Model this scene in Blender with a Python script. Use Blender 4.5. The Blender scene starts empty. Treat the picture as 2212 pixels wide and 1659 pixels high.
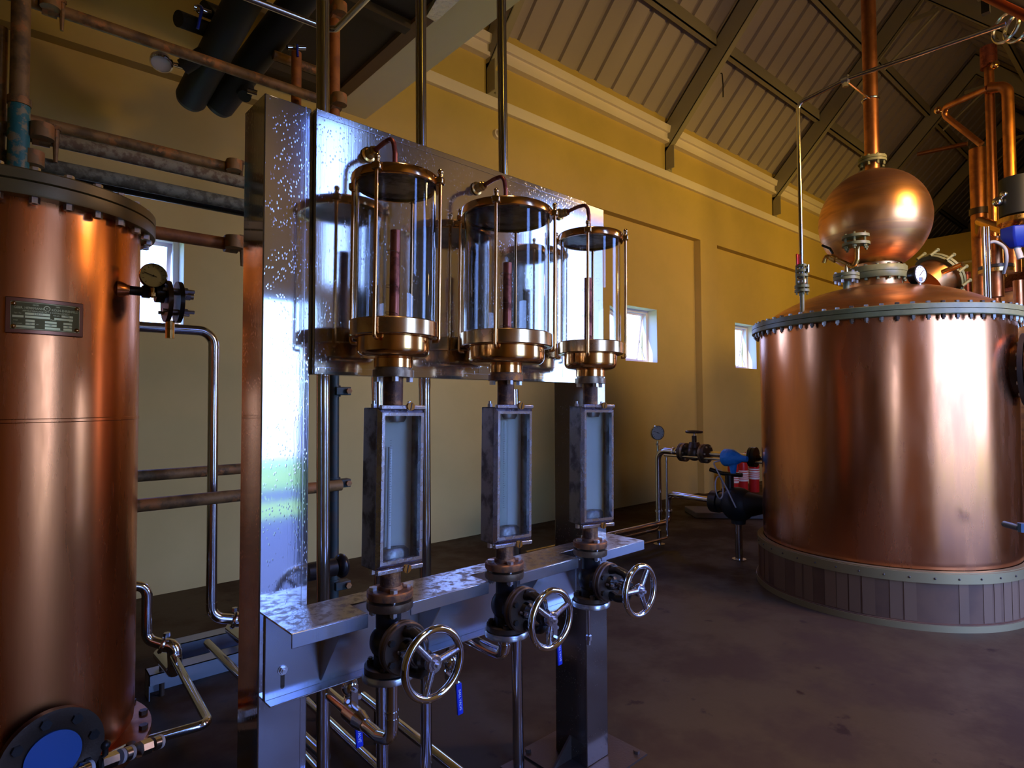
import bpy, bmesh, math, random
from mathutils import Vector, Matrix
random.seed(7)
R = math.radians
PI = math.pi
SC = bpy.context.scene
COL = SC.collection

# ------------------------------------------------------------------ camera
F_PX, YAW, PITCH, ROLL = 1291.6, R(49.045), R(1.757), R(-0.361)
CAM = Vector((0, 0, 1.4))
fw = Vector((math.cos(PITCH) * math.cos(YAW), math.cos(PITCH) * math.sin(YAW), math.sin(PITCH)))
rt = fw.cross(Vector((0, 0, 1))).normalized()
up = rt.cross(fw)
rt, up = rt * math.cos(ROLL) + up * math.sin(ROLL), up * math.cos(ROLL) - rt * math.sin(ROLL)
cd = bpy.data.cameras.new('camera')
cd.sensor_width = 36
cd.lens = 36 * F_PX / 2212
cd.clip_start = 0.02
cam = bpy.data.objects.new('camera', cd)
COL.objects.link(cam)
cam.matrix_world = Matrix(((rt.x, up.x, -fw.x, CAM.x), (rt.y, up.y, -fw.y, CAM.y), (rt.z, up.z, -fw.z, CAM.z), (0, 0, 0, 1)))
SC.camera = cam

# ------------------------------------------------------------------ world, lights, exposure
SC.view_settings.view_transform = 'Standard'
SC.view_settings.look = 'None'
SC.view_settings.gamma = 1
SC.view_settings.use_curve_mapping = False
SC.view_settings.exposure = 0.33
cy = SC.cycles
cy.use_denoising = True
cy.max_bounces = 8
cy.diffuse_bounces = 4
cy.glossy_bounces = 5
cy.transmission_bounces = 8
cy.transparent_max_bounces = 12
cy.caustics_reflective = False
cy.caustics_refractive = False
cy.sample_clamp_indirect = 3.0
cy.blur_glossy = 0.5

w = bpy.data.worlds.new('sky')
SC.world = w
w.use_nodes = True
nt = w.node_tree
nt.nodes.clear()
tc = nt.nodes.new('ShaderNodeTexCoord')
sx = nt.nodes.new('ShaderNodeSeparateXYZ')
rp = nt.nodes.new('ShaderNodeValToRGB')
bg = nt.nodes.new('ShaderNodeBackground')
wo = nt.nodes.new('ShaderNodeOutputWorld')
nt.links.new(tc.outputs['Generated'], sx.inputs[0])
nt.links.new(sx.outputs['Z'], rp.inputs[0])
rp.color_ramp.elements[0].position = 0.0
rp.color_ramp.elements[0].color = (0.32, 0.52, 1.0, 1)
rp.color_ramp.elements[1].position = 0.5
rp.color_ramp.elements[1].color = (0.09, 0.20, 0.95, 1)
nt.links.new(rp.outputs[0], bg.inputs[0])
nt.links.new(bg.outputs[0], wo.inputs[0])
bg.inputs[1].default_value = 11.0


def light(name, kind, loc, target, energy, color, size=None, sizey=None, **kw):
    l = bpy.data.lights.new(name, kind)
    l.energy = energy
    l.color = color
    if kind == 'AREA':
        l.shape = 'RECTANGLE'
        l.size = size
        l.size_y = sizey or size
    for k, v in kw.items():
        setattr(l, k, v)
    o = bpy.data.objects.new(name, l)
    COL.objects.link(o)
    o.location = loc
    o.rotation_euler = (Vector(target) - Vector(loc)).to_track_quat('-Z', 'Y').to_euler()
    return o


light('sun', 'SUN', (0, -20, 20), (8.0, -22.2, 13.0), 7.0, (1.0, 0.95, 0.82), angle=R(1))
# sky portals at the openings of the building


def portal(name, loc, target, sx_, sy_):
    o = light(name, 'AREA', loc, target, 1, (1, 1, 1), sx_, sy_)
    o.data.cycles.is_portal = True


portal('portal_door', (4.45, -0.62, 1.6), (4.45, 1, 1.6), 1.9, 3.3)
portal('portal_narrow_door', (1.27, -0.62, 1.02), (1.27, 1, 1.02), 0.75, 2.1)
portal('portal_high_window', (1.785, -0.62, 2.72), (1.785, 1, 2.72), 0.4, 1.2)
for i_, x_ in enumerate((0.75, 3.75, 6.79, 9.70)):
    portal('portal_window', (x_, 5.36, 2.33), (x_, 0, 2.33), 0.75, 0.8)
# added unseen warm spots high on the near side, tinting the upper wall ochre
for x_, e_ in ((1.0, 38), (3.6, 92), (6.3, 185), (9.0, 225), (12.0, 200), (15.0, 120)):
    light('fill_warm', 'SPOT', (x_, -0.36, 3.7), (x_ + .5, 5.0, 3.9), e_, (1.0, 0.58, 0.06), spot_size=R(66), spot_blend=0.9, shadow_soft_size=0.12)

light('fill_down', 'SPOT', (0.9, 0.55, 4.9), (1.0, -0.1, 0), 190, (1.0, 0.70, 0.38), spot_size=R(58), spot_blend=0.8, shadow_soft_size=0.18)  # added unseen spot, brightens stand tops, tank lid and floor
light('fill_down_middle', 'SPOT', (3.0, 0.5, 5.0), (2.9, -0.1, 0), 170, (1.0, 0.70, 0.38), spot_size=R(58), spot_blend=0.8, shadow_soft_size=0.18)  # added unseen spot, brightens the near wall mirrored in the panel
light('fill_wall', 'AREA', (4.7, -0.36, 3.50), (5.0, 2.2, 2.4), 48, (1.0, 0.60, 0.20), 0.5, 0.35)  # added unseen area light for warm highlights on the still's copper
light('fill_wall_far', 'AREA', (10.5, -0.36, 3.55), (9.5, 5.0, 2.6), 28, (1.0, 0.60, 0.20), 0.5, 0.35)  # added unseen area light, warm fill for the farther back wall


# ------------------------------------------------------------------ pixel -> place helpers
def ray(u, v):
    return fw + rt * ((u - 1106) / F_PX) + up * ((829.5 - v) / F_PX)


def aX(u, v, X):
    d = ray(u, v)
    return CAM + d * ((X - CAM.x) / d.x)


def aY(u, v, Y):
    d = ray(u, v)
    return CAM + d * ((Y - CAM.y) / d.y)


def aZ(u, v, Z):
    d = ray(u, v)
    return CAM + d * ((Z - CAM.z) / d.z)


# frame of the steel stand: turned and leaning a little
RM = Matrix.Translation((1.1, 1.55, 0)) @ Matrix.Rotation(0.02898, 4, 'Z') @ Matrix.Rotation(0.00485, 4, 'Y')
ID = Matrix.Identity(4)


# ------------------------------------------------------------------ materials
def mat(name, col, rough=0.5, metal=0.0, col2=None, nscale=8.0, stretch=(1, 1, 1), nlo=0.4, nhi=0.65, rvar=0.0,
        bump=0.0, bscale=60.0, bstretch=None, emit=None, estr=0.0, trans=0.0, ior=1.45, detail=6.0, spec=0.5, aniso=0.0,
        col3=None, c3scale=3.0, c3lo=0.55, c3hi=0.6, coat=0.0, bdist=0.0025):
    m = bpy.data.materials.new(name)
    m.use_nodes = True
    n = m.node_tree
    b = n.nodes['Principled BSDF']
    b.inputs['Base Color'].default_value = (*col, 1)
    b.inputs['Roughness'].default_value = rough
    b.inputs['Metallic'].default_value = metal
    b.inputs['Transmission Weight'].default_value = trans
    b.inputs['IOR'].default_value = ior
    b.inputs['Specular IOR Level'].default_value = spec
    b.inputs['Anisotropic'].default_value = aniso
    b.inputs['Coat Weight'].default_value = coat
    if emit:
        b.inputs['Emission Color'].default_value = (*emit, 1)
        b.inputs['Emission Strength'].default_value = estr
    tcn = n.nodes.new('ShaderNodeTexCoord')

    def noise(scale, st, det=detail, rough_=0.6):
        mp = n.nodes.new('ShaderNodeMapping')
        mp.inputs['Scale'].default_value = st
        n.links.new(tcn.outputs['Object'], mp.inputs[0])
        t = n.nodes.new('ShaderNodeTexNoise')
        t.inputs['Scale'].default_value = scale
        t.inputs['Detail'].default_value = det
        t.inputs['Roughness'].default_value = rough_
        n.links.new(mp.outputs[0], t.inputs['Vector'])
        return t

    def ramp(src, lo, hi):
        r_ = n.nodes.new('ShaderNodeMapRange')
        r_.inputs[1].default_value = lo
        r_.inputs[2].default_value = hi
        r_.interpolation_type = 'SMOOTHSTEP'
        n.links.new(src, r_.inputs[0])
        return r_
    cur = None
    if col2:
        t = noise(nscale, stretch)
        r_ = ramp(t.outputs[0], nlo, nhi)
        mx = n.nodes.new('ShaderNodeMix')
        mx.data_type = 'RGBA'
        mx.inputs[6].default_value = (*col, 1)
        mx.inputs[7].default_value = (*col2, 1)
        n.links.new(r_.outputs[0], mx.inputs[0])
        cur = mx.outputs[2]
        if rvar:
            mm = n.nodes.new('ShaderNodeMath')
            mm.operation = 'MULTIPLY_ADD'
            mm.inputs[1].default_value = rvar
            mm.inputs[2].default_value = rough
            n.links.new(r_.outputs[0], mm.inputs[0])
            n.links.new(mm.outputs[0], b.inputs['Roughness'])
    if col3:
        t = noise(c3scale, (1, 1, 1))
        r_ = ramp(t.outputs[0], c3lo, c3hi)
        mx = n.nodes.new('ShaderNodeMix')
        mx.data_type = 'RGBA'
        if cur:
            n.links.new(cur, mx.inputs[6])
        else:
            mx.inputs[6].default_value = (*col, 1)
        mx.inputs[7].default_value = (*col3, 1)
        n.links.new(r_.outputs[0], mx.inputs[0])
        cur = mx.outputs[2]
    if cur:
        n.links.new(cur, b.inputs['Base Color'])
    if bump:
        t = noise(bscale, bstretch or (1, 1, 1), 3.0)
        bp = n.nodes.new('ShaderNodeBump')
        bp.inputs['Strength'].default_value = bump
        bp.inputs['Distance'].default_value = bdist
        n.links.new(t.outputs[0], bp.inputs['Height'])
        n.links.new(bp.outputs[0], b.inputs['Normal'])
    return m


def pane_mat(name, tint=(1, 1, 1), rough=0.0, ior=1.45):
    m = bpy.data.materials.new(name)
    m.use_nodes = True
    n = m.node_tree
    n.nodes.clear()
    o = n.nodes.new('ShaderNodeOutputMaterial')
    tr = n.nodes.new('ShaderNodeBsdfTransparent')
    tr.inputs[0].default_value = (*tint, 1)
    gl = n.nodes.new('ShaderNodeBsdfGlossy')
    gl.inputs['Roughness'].default_value = rough
    fr = n.nodes.new('ShaderNodeFresnel')
    geo = n.nodes.new('ShaderNodeNewGeometry')
    im = n.nodes.new('ShaderNodeMix')
    im.inputs[2].default_value = ior
    im.inputs[3].default_value = 1 / ior
    n.links.new(geo.outputs['Backfacing'], im.inputs[0])
    n.links.new(im.outputs[0], fr.inputs[0])
    mx = n.nodes.new('ShaderNodeMixShader')
    n.links.new(fr.outputs[0], mx.inputs[0])
    n.links.new(tr.outputs[0], mx.inputs[1])
    n.links.new(gl.outputs[0], mx.inputs[2])
    n.links.new(mx.outputs[0], o.inputs[0])
    return m


def spotted_steel(name, col, rough, spots=True, streak=0.06):
    """brushed stainless sheet with dried water drops"""
    m = mat(name, col, rough, 0.91, bump=streak, bscale=30, bstretch=(6, 6, 0.25), aniso=0.3)
    n = m.node_tree
    b = n.nodes['Principled BSDF']
    if spots:
        tcn = n.nodes.new('ShaderNodeTexCoord')
        t = n.nodes.new('ShaderNodeTexVoronoi')
        t.inputs['Scale'].default_value = 150
        t.inputs['Randomness'].default_value = 1
        mp = n.nodes.new('ShaderNodeMapping')
        mp.inputs['Scale'].default_value = (1, 1, 0.55)
        n.links.new(tcn.outputs['Object'], mp.inputs[0])
        n.links.new(mp.outputs[0], t.inputs['Vector'])
        t2 = n.nodes.new('ShaderNodeTexNoise')
        t2.inputs['Scale'].default_value = 14
        t2.inputs['Detail'].default_value = 4
        n.links.new(tcn.outputs['Object'], t2.inputs['Vector'])
        a = n.nodes.new('ShaderNodeMapRange')
        a.inputs[1].default_value, a.inputs[2].default_value = 0.30, 0.16
        n.links.new(t.outputs['Distance'], a.inputs[0])
        c = n.nodes.new('ShaderNodeMapRange')
        c.inputs[1].default_value, c.inputs[2].default_value = 0.40, 0.55
        n.links.new(t2.outputs[0], c.inputs[0])
        mu = n.nodes.new('ShaderNodeMath')
        mu.operation = 'MULTIPLY'
        n.links.new(a.outputs[0], mu.inputs[0])
        n.links.new(c.outputs[0], mu.inputs[1])
        mr = n.nodes.new('ShaderNodeMath')
        mr.operation = 'MULTIPLY_ADD'
        mr.inputs[1].default_value = 0.12
        mr.inputs[2].default_value = rough
        n.links.new(mu.outputs[0], mr.inputs[0])
        n.links.new(mr.outputs[0], b.inputs['Roughness'])
        mx = n.nodes.new('ShaderNodeMix')
        mx.data_type = 'RGBA'
        mx.inputs[6].default_value = (*col, 1)
        mx.inputs[7].default_value = (col[0] * 1.15, col[1] * 1.15, col[2] * 1.17, 1)
        n.links.new(mu.outputs[0], mx.inputs[0])
        n.links.new(mx.outputs[2], b.inputs['Base Color'])
        bp = [x for x in n.nodes if x.type == 'BUMP'][0]
        b2 = n.nodes.new('ShaderNodeBump')
        b2.inputs['Strength'].default_value = 0.12
        b2.inputs['Distance'].default_value = 0.0006
        n.links.new(mu.outputs[0], b2.inputs['Height'])
        n.links.new(bp.outputs[0], b2.inputs['Normal'])
        n.links.new(b2.outputs[0], b.inputs['Normal'])
    return m


MT = {}
MT['wall'] = mat('yellow_wall_paint', (0.60, 0.46, 0.17), 0.75, col2=(0.57, 0.44, 0.16), nscale=2.5, bump=0.05, bscale=120)
MT['trim'] = mat('cream_trim_paint', (0.84, 0.78, 0.82), 0.6, bump=0.03)
MT['reveal'] = mat('white_reveal_paint', (0.78, 0.74, 0.62), 0.7)
MT['beam'] = mat('cream_beam_paint', (0.88, 0.82, 0.55), 0.7, bump=0.03)
MT['sheet'] = mat('cream_roof_sheet', (0.42, 0.38, 0.42), 0.38, 0.0, spec=0.6)
MT['steel_paint'] = mat('grey_cream_steel_paint', (0.34, 0.32, 0.26), 0.5)
MT['floor'] = mat('brown_screed', (0.080, 0.052, 0.022), 0.50, spec=0.15, col2=(0.060, 0.034, 0.016), nscale=1.6, nlo=0.4, nhi=0.62, rvar=0.25,
                  bump=0.12, bscale=14, bdist=.01, col3=(0.035, 0.018, 0.010), c3scale=6.0, c3lo=0.62, c3hi=0.70)
MT['dark'] = mat('dark_steel_deck', (0.05, 0.035, 0.02), 0.7)
MT['brown'] = mat('brown_painted_timber', (0.16, 0.09, 0.035), 0.6)
MT['foil'] = mat('silver_foil', (0.8, 0.82, 0.85), 0.35, 1.0, bump=1.0, bscale=30, bdist=.02)
MT['asphalt'] = mat('dark_paving', (0.06, 0.06, 0.065), 0.8)
MT['gravel'] = mat('pale_gravel', (0.80, 0.76, 0.66), 0.9)
MT['grass'] = mat('grass', (0.20, 0.34, 0.04), 0.9, col2=(0.34, 0.42, 0.06), nscale=1.2, bump=0.3, bscale=40, bdist=.05)
MT['copper'] = mat('aged_copper', (0.90, 0.33, 0.12), 0.22, 1.0, col2=(0.70, 0.24, 0.08), nscale=3.0, stretch=(3, 3, 0.35), nlo=0.35,
                   nhi=0.7, rvar=0.14, bump=0.05, bscale=22, bstretch=(1, 1, 0.12))
MT['copper_still'] = mat('still_copper', (0.88, 0.34, 0.14), 0.19, 1.0, col2=(0.62, 0.24, 0.11), nscale=2.2, stretch=(2.5, 2.5, 0.5),
                         nlo=0.35, nhi=0.75, rvar=0.16, bump=0.05, bscale=9, bstretch=(1, 1, 0.2))
MT['copper_dome'] = mat('spun_copper', (0.86, 0.42, 0.15), 0.31, 1.0, col2=(0.50, 0.24, 0.11), nscale=3, stretch=(.4, .4, 4), rvar=0.12,
                        bump=0.04, bscale=30, bstretch=(0.2, 0.2, 4))
MT['copper_pipe'] = mat('copper_pipe', (0.62, 0.25, 0.10), 0.3, 1.0, col2=(0.36, 0.14, 0.06), nscale=6, rvar=0.15)
MT['copper_new'] = mat('polished_copper', (0.95, 0.53, 0.22), 0.12, 1.0, col2=(0.80, 0.42, 0.14), nscale=10, rvar=0.08)
MT['copper_old'] = mat('dull_red_copper', (0.42, 0.13, 0.09), 0.42, 1.0, col2=(0.20, 0.06, 0.05), nscale=22, nlo=.45, nhi=.6, rvar=0.2)
MT['bronze'] = mat('bronze_band', (0.78, 0.52, 0.25), 0.16, 1.0, col2=(0.55, 0.35, 0.2), nscale=8, rvar=0.12)
MT['brass'] = mat('brass', (0.82, 0.54, 0.18), 0.18, 1.0, col2=(0.6, 0.36, 0.12), nscale=30, rvar=0.12)
MT['steel'] = mat('stainless_pipe', (0.62, 0.60, 0.58), 0.16, 1.0, bump=0.04, bscale=60, bstretch=(6, 6, 0.3))
MT['chrome'] = mat('polished_steel', (0.75, 0.74, 0.73), 0.09, 1.0, bump=0.03, bscale=90)
MT['zinc'] = mat('zinc_bolt', (0.72, 0.72, 0.75), 0.28, 1.0, bump=0.2, bscale=200)
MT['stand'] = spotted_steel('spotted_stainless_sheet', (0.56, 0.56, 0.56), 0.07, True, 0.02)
MT['stand_dark_reflection'] = spotted_steel('dark_reflection_stainless', (0.26, 0.22, 0.18), 0.16, True, 0.03)  # stand steel darkened and browned, a dark floor reflection put into the colour
MT['stand_plain'] = spotted_steel('brushed_stainless_sheet', (0.52, 0.54, 0.58), 0.26, False, 0.05)
MT['panel'] = spotted_steel('panel_stainless', (0.60, 0.56, 0.47), 0.10, True, 0.025)
MT['shelf'] = mat('stained_stainless', (0.46, 0.45, 0.46), 0.30, 1.0, col2=(0.30, 0.27, 0.25), nscale=42, nlo=0.45, nhi=0.62, rvar=0.22, col3=(0.14, 0.12, 0.10), c3scale=55, c3lo=0.62, c3hi=0.68,
                  bump=0.3, bscale=120)
MT['rust'] = mat('rusted_pipe', (0.34, 0.15, 0.06), 0.5, 0.6, col2=(0.10, 0.05, 0.035), nscale=28, nlo=0.4, nhi=0.6, bump=0.5, bscale=160,
                 col3=(0.60, 0.22, 0.04), c3scale=24, c3lo=0.6, c3hi=0.68)
MT['rust_flange'] = mat('rusted_flange', (0.38, 0.15, 0.05), 0.55, 0.5, col2=(0.13, 0.07, 0.05), nscale=26, bump=0.4, bscale=140,
                        col3=(0.60, 0.22, 0.04), c3scale=18, c3lo=0.55, c3hi=0.66)
MT['flange_dull'] = mat('dull_bronze_flange', (0.30, 0.22, 0.14), 0.40, 0.9, col2=(0.20, 0.14, 0.09), nscale=30, bump=0.2, bscale=140)
MT['iron'] = mat('black_iron', (0.018, 0.016, 0.015), 0.32, 0.0, spec=0.6, bump=0.3, bscale=70)
MT['iron_edge'] = mat('worn_black_iron', (0.10, 0.07, 0.05), 0.36, 0.6, bump=0.3, bscale=90)
MT['box'] = mat('cast_grey_housing', (0.30, 0.29, 0.30), 0.34, 0.9, col2=(0.12, 0.11, 0.11), nscale=14, nlo=0.45, nhi=0.62, rvar=0.2,
                bump=0.35, bscale=80)
MT['box_frame'] = mat('pewter_frame', (0.58, 0.56, 0.60), 0.24, 1.0, col2=(0.40, 0.38, 0.42), nscale=30, rvar=0.1, bump=0.25, bscale=90)
MT['box_back'] = mat('frosted_plate', (0.93, 0.95, 0.93), 0.5)
n_ = MT['box_back'].node_tree
tl_ = n_.nodes.new('ShaderNodeBsdfTranslucent')
tl_.inputs[0].default_value = (.9, .92, .9, 1)
mx_ = n_.nodes.new('ShaderNodeMixShader')
mx_.inputs[0].default_value = .55
n_.links.new(n_.nodes['Principled BSDF'].outputs[0], mx_.inputs[1])
n_.links.new(tl_.outputs[0], mx_.inputs[2])
n_.links.new(mx_.outputs[0], n_.nodes['Material Output'].inputs[0])
MT['olive'] = mat('olive_grey_flange_paint', (0.26, 0.24, 0.10), 0.40, 0.0, col2=(0.20, 0.19, 0.08), nscale=12, bump=0.1, bscale=60, spec=0.5)
MT['tan'] = mat('tan_flange_paint', (0.22, 0.15, 0.05), 0.42, 0.2, bump=0.06, bscale=60)
MT['black'] = mat('black_rubber_foam', (0.012, 0.014, 0.015), 0.55, bump=0.15, bscale=30)
MT['blackplastic'] = mat('black_gauge_case', (0.015, 0.015, 0.016), 0.25)
MT['dial'] = mat('gauge_dial', (0.85, 0.85, 0.82), 0.4)
MT['blue'] = mat('blue_grip', (0.015, 0.04, 0.50), 0.35)
MT['bluewrap'] = mat('blue_wrap', (0.03, 0.32, 0.95), 0.35, bump=0.6, bscale=30, bdist=.02)
MT['bluesight'] = mat('blue_enamel', (0.05, 0.13, 0.40), 0.3)
MT['red'] = mat('red_paint', (0.50, 0.02, 0.02), 0.3)
MT['white'] = mat('white_plastic', (0.75, 0.75, 0.78), 0.4)
MT['hose'] = mat('pale_hose', (0.55, 0.56, 0.62), 0.4)
MT['scaff_rust'] = mat('rusty_scaffold_tube', (0.30, 0.16, 0.055), 0.6, 0.2, col2=(0.13, 0.075, 0.03), nscale=14, bump=0.3, bscale=70,
                       col3=(0.42, 0.17, 0.05), c3scale=8)
MT['scaff_orange'] = mat('orange_scaffold_tube', (0.42, 0.15, 0.04), 0.55, 0.2, col2=(0.26, 0.09, 0.03), nscale=12, bump=0.25, bscale=70)
MT['scaff_pale'] = mat('lime_spattered_tube', (0.34, 0.27, 0.15), 0.75, 0.0, col2=(0.18, 0.11, 0.055), nscale=30, nlo=.42, nhi=.6, bump=0.6, bscale=60)
MT['scaff_grey'] = mat('grey_green_tube', (0.24, 0.23, 0.15), 0.7, 0.1, col2=(0.11, 0.10, 0.06), nscale=26, nlo=.42, nhi=.6, bump=0.6, bscale=60)
MT['scaff_teal'] = mat('teal_chipped_tube', (0.03, 0.16, 0.15), 0.5, 0.0, col2=(0.30, 0.24, 0.12), nscale=26, nlo=.5, nhi=.6, bump=0.5, bscale=60,
                       col3=(0.45, 0.15, 0.05), c3scale=14, c3lo=.62, c3hi=.66)
MT['scaff_dark'] = mat('dark_green_tube', (0.03, 0.05, 0.05), 0.45, 0.2, col2=(0.06, 0.05, 0.04), nscale=20, bump=0.3, bscale=60)
MT['timber'] = mat('plinth_timber', (0.15, 0.075, 0.035), 0.6, spec=.2, col2=(0.11, 0.055, 0.028), nscale=3)
MT['band'] = mat('olive_brass_band', (0.30, 0.22, 0.09), 0.45, 0.5, bump=0.05)
MT['concrete'] = mat('grey_plinth_concrete', (0.26, 0.23, 0.19), 0.8, bump=0.2, bscale=40)
MT['glass'] = mat('clear_glass', (1, 1, 1), 0.0, trans=1.0, ior=1.42)
MT['pane'] = pane_mat('window_glass')
MT['gaugepane'] = pane_mat('gauge_glass', (0.93, 0.96, 0.95))
MT['dark_copper_plate'] = mat('nameplate_copper', (0.33, 0.13, 0.07), 0.35, 0.9)
MT['plate'] = mat('nameplate_ground', (0.17, 0.12, 0.03), 0.5, 0.5)
MT['plate_ink'] = mat('nameplate_brass', (0.88, 0.72, 0.30), 0.40, 0.4)
MT['bolt_dull'] = mat('dull_bolt', (0.30, 0.28, 0.24), 0.38, 1.0)
MT['alu'] = mat('galvanised_channel', (0.45, 0.50, 0.58), 0.35, 0.9)


# ------------------------------------------------------------------ mesh builder
class MB:
    def __init__(s):
        s.v = []
        s.f = []

    def add(s, vs, fs, M=None):
        o = len(s.v)
        for p in vs:
            p = Vector(p)
            s.v.append(M @ p if M else p)
        s.f += [tuple(i + o for i in f) for f in fs]
        return s

    def box(s, x0, x1, y0, y1, z0, z1, M=None):
        vs = [(x, y, z) for x in (x0, x1) for y in (y0, y1) for z in (z0, z1)]
        return s.add(vs, [(0, 1, 3, 2), (4, 6, 7, 5), (0, 4, 5, 1), (2, 3, 7, 6), (0, 2, 6, 4), (1, 5, 7, 3)], M)

    def prism(s, poly, vec):
        n = len(poly)
        vec = Vector(vec)
        vs = [Vector(p) for p in poly] + [Vector(p) + vec for p in poly]
        return s.add(vs, [tuple(range(n))[::-1], tuple(range(n, 2 * n))] + [(i, (i + 1) % n, n + (i + 1) % n, n + i) for i in range(n)])

    def lathe(s, prof, n=32, M=None, closed=False):
        """prof: list of (r, z); revolved about local Z"""
        vs, fs, rings = [], [], []
        for (r, z) in prof:
            if r < 1e-6:
                rings.append([len(vs)])
                vs.append((0, 0, z))
            else:
                k = len(vs)
                rings.append(list(range(k, k + n)))
                vs += [(r * math.cos(2 * PI * i / n), r * math.sin(2 * PI * i / n), z) for i in range(n)]
        prs = list(zip(rings, rings[1:])) + ([(rings[-1], rings[0])] if closed else [])
        for a, b in prs:
            if len(a) == 1 and len(b) == 1:
                continue
            for i in range(n):
                j = (i + 1) % n
                if len(a) == 1:
                    fs.append((a[0], b[j], b[i]))
                elif len(b) == 1:
                    fs.append((a[i], a[j], b[0]))
                else:
                    fs.append((a[i], a[j], b[j], b[i]))
        return s.add(vs, fs, M)

    def cyl(s, p0, p1, r0, r1=None, n=20, caps=True):
        p0, p1 = Vector(p0), Vector(p1)
        r1 = r0 if r1 is None else r1
        L = (p1 - p0).length
        M = Matrix.Translation(p0) @ (p1 - p0).to_track_quat('Z', 'Y').to_matrix().to_4x4()
        pr = [(r0, 0), (r1, L)]
        if caps:
            pr = [(0, 0)] + pr + [(0, L)]
        return s.lathe(pr, n, M)

    def hexb(s, p, axis, r, h):
        p = Vector(p)
        return s.cyl(p, p + Vector(axis).normalized() * h, r, n=6)

    def sphere(s, c, r, n=20, sc=(1, 1, 1)):
        pr = [(0 if i in (0, n // 2) else r * math.sin(PI * i / (n // 2)), -r * math.cos(PI * i / (n // 2))) for i in range(n // 2 + 1)]
        return s.lathe(pr, n, Matrix.Translation(c) @ Matrix.Diagonal((*sc, 1)))

    def torus(s, c, axis, Rr, r, n=40, m=12, flat=1.0):
        M = Matrix.Translation(c) @ Vector(axis).to_track_quat('Z', 'Y').to_matrix().to_4x4()
        pr = [(Rr + r * math.cos(2 * PI * i / m), r * flat * math.sin(2 * PI * i / m)) for i in range(m)]
        return s.lathe(pr, n, M, closed=True)

    def tube(s, pts, r, n=14, fil=0.0, caps=True, seg=7):
        pts = [Vector(p) for p in pts]
        path = [pts[0]]
        for i in range(1, len(pts) - 1):
            a, b, c = pts[i - 1], pts[i], pts[i + 1]
            if fil > 0:
                u, v = (a - b).normalized(), (c - b).normalized()
                ang = u.angle(v)
                if ang > PI - 0.05:
                    path.append(b)
                    continue
                d = min(fil / math.tan(ang / 2), (a - b).length * 0.49, (c - b).length * 0.49)
                rr = d * math.tan(ang / 2)
                ctr = b + (u + v).normalized() * (rr / math.sin(ang / 2))
                p0, p1 = b + u * d, b + v * d
                e0, e1 = p0 - ctr, p1 - ctr
                for k in range(seg + 1):
                    t = k / seg
                    w1 = e0.angle(e1)
                    path.append(ctr + (e0 * math.sin((1 - t) * w1) + e1 * math.sin(t * w1)) / math.sin(w1))
            else:
                path.append(b)
        path.append(pts[-1])
        vs, fs = [], []
        tan = [(path[min(i + 1, len(path) - 1)] - path[max(i - 1, 0)]).normalized() for i in range(len(path))]
        nrm = tan[0].orthogonal().normalized()
        for i, p in enumerate(path):
            if i:
                q = tan[i - 1].rotation_difference(tan[i])
                nrm = q @ nrm
                nrm = (nrm - tan[i] * nrm.dot(tan[i])).normalized()
            bi = tan[i].cross(nrm)
            rad = r[i] if isinstance(r, (list, tuple)) else r
            vs += [p + (nrm * math.cos(2 * PI * k / n) + bi * math.sin(2 * PI * k / n)) * rad for k in range(n)]
        for i in range(len(path) - 1):
            for k in range(n):
                l = (k + 1) % n
                fs.append((i * n + k, i * n + l, (i + 1) * n + l, (i + 1) * n + k))
        if caps:
            fs.append(tuple(range(n))[::-1])
            fs.append(tuple(range((len(path) - 1) * n, len(path) * n)))
        return s.add(vs, fs)


def link_mesh(name, mb, m, inv, sharp=38, bev=0.0):
    me = bpy.data.meshes.new(name)
    me.from_pydata([inv @ v for v in mb.v], [], mb.f)
    bm = bmesh.new()
    bm.from_mesh(me)
    bmesh.ops.recalc_face_normals(bm, faces=bm.faces)
    for f in bm.faces:
        f.smooth = True
    for e in bm.edges:
        e.smooth = not (len(e.link_faces) == 2 and e.calc_face_angle(0) > R(sharp)) and len(e.link_faces) == 2
    bm.to_mesh(me)
    bm.free()
    me.materials.append(MT[m] if isinstance(m, str) else m)
    o = bpy.data.objects.new(name, me)
    COL.objects.link(o)
    if bev:
        b = o.modifiers.new('bevel', 'BEVEL')
        b.width = bev
        b.segments = 2
        b.limit_method = 'ANGLE'
        b.angle_limit = R(40)
    return o


class Thing:
    """one physical thing: an Empty at its base that parents its parts (design coordinates live in a frame)"""

    def __init__(s, name, label, cat, org, frame=ID, group=None):
        s.e = bpy.data.objects.new(name, None)
        s.e.empty_display_size = 0.1
        COL.objects.link(s.e)
        s.e.matrix_world = frame @ Matrix.Translation(org)
        s.inv = Matrix.Translation(-Vector(org))
        s.e['label'] = label
        s.e['category'] = cat
        if group:
            s.e['group'] = group

    def part(s, name, mb, m, parent=None, label=None, stuff=False, **kw):
        o = link_mesh(name, mb, m, s.inv, **kw)
        o.parent = parent or s.e
        if label:
            o['label'] = label
        if stuff:
            o['kind'] = 'stuff'
        return o


def solo(name, mb, m, label, cat, group=None, frame=ID, **kw):
    xs = [v.x for v in mb.v]
    ys = [v.y for v in mb.v]
    zs = [v.z for v in mb.v]
    org = Vector(((min(xs) + max(xs)) / 2, (min(ys) + max(ys)) / 2, min(zs)))
    o = link_mesh(name, mb, m, Matrix.Translation(-org), **kw)
    o.matrix_world = frame @ Matrix.Translation(org)
    o['label'] = label
    o['category'] = cat
    if group:
        o['group'] = group
    return o


def struct(name, mb, m, parent=None, **kw):
    o = link_mesh(name, mb, m, ID, **kw)
    if parent:
        o.parent = parent
    else:
        o['kind'] = 'structure'
    return o


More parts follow.
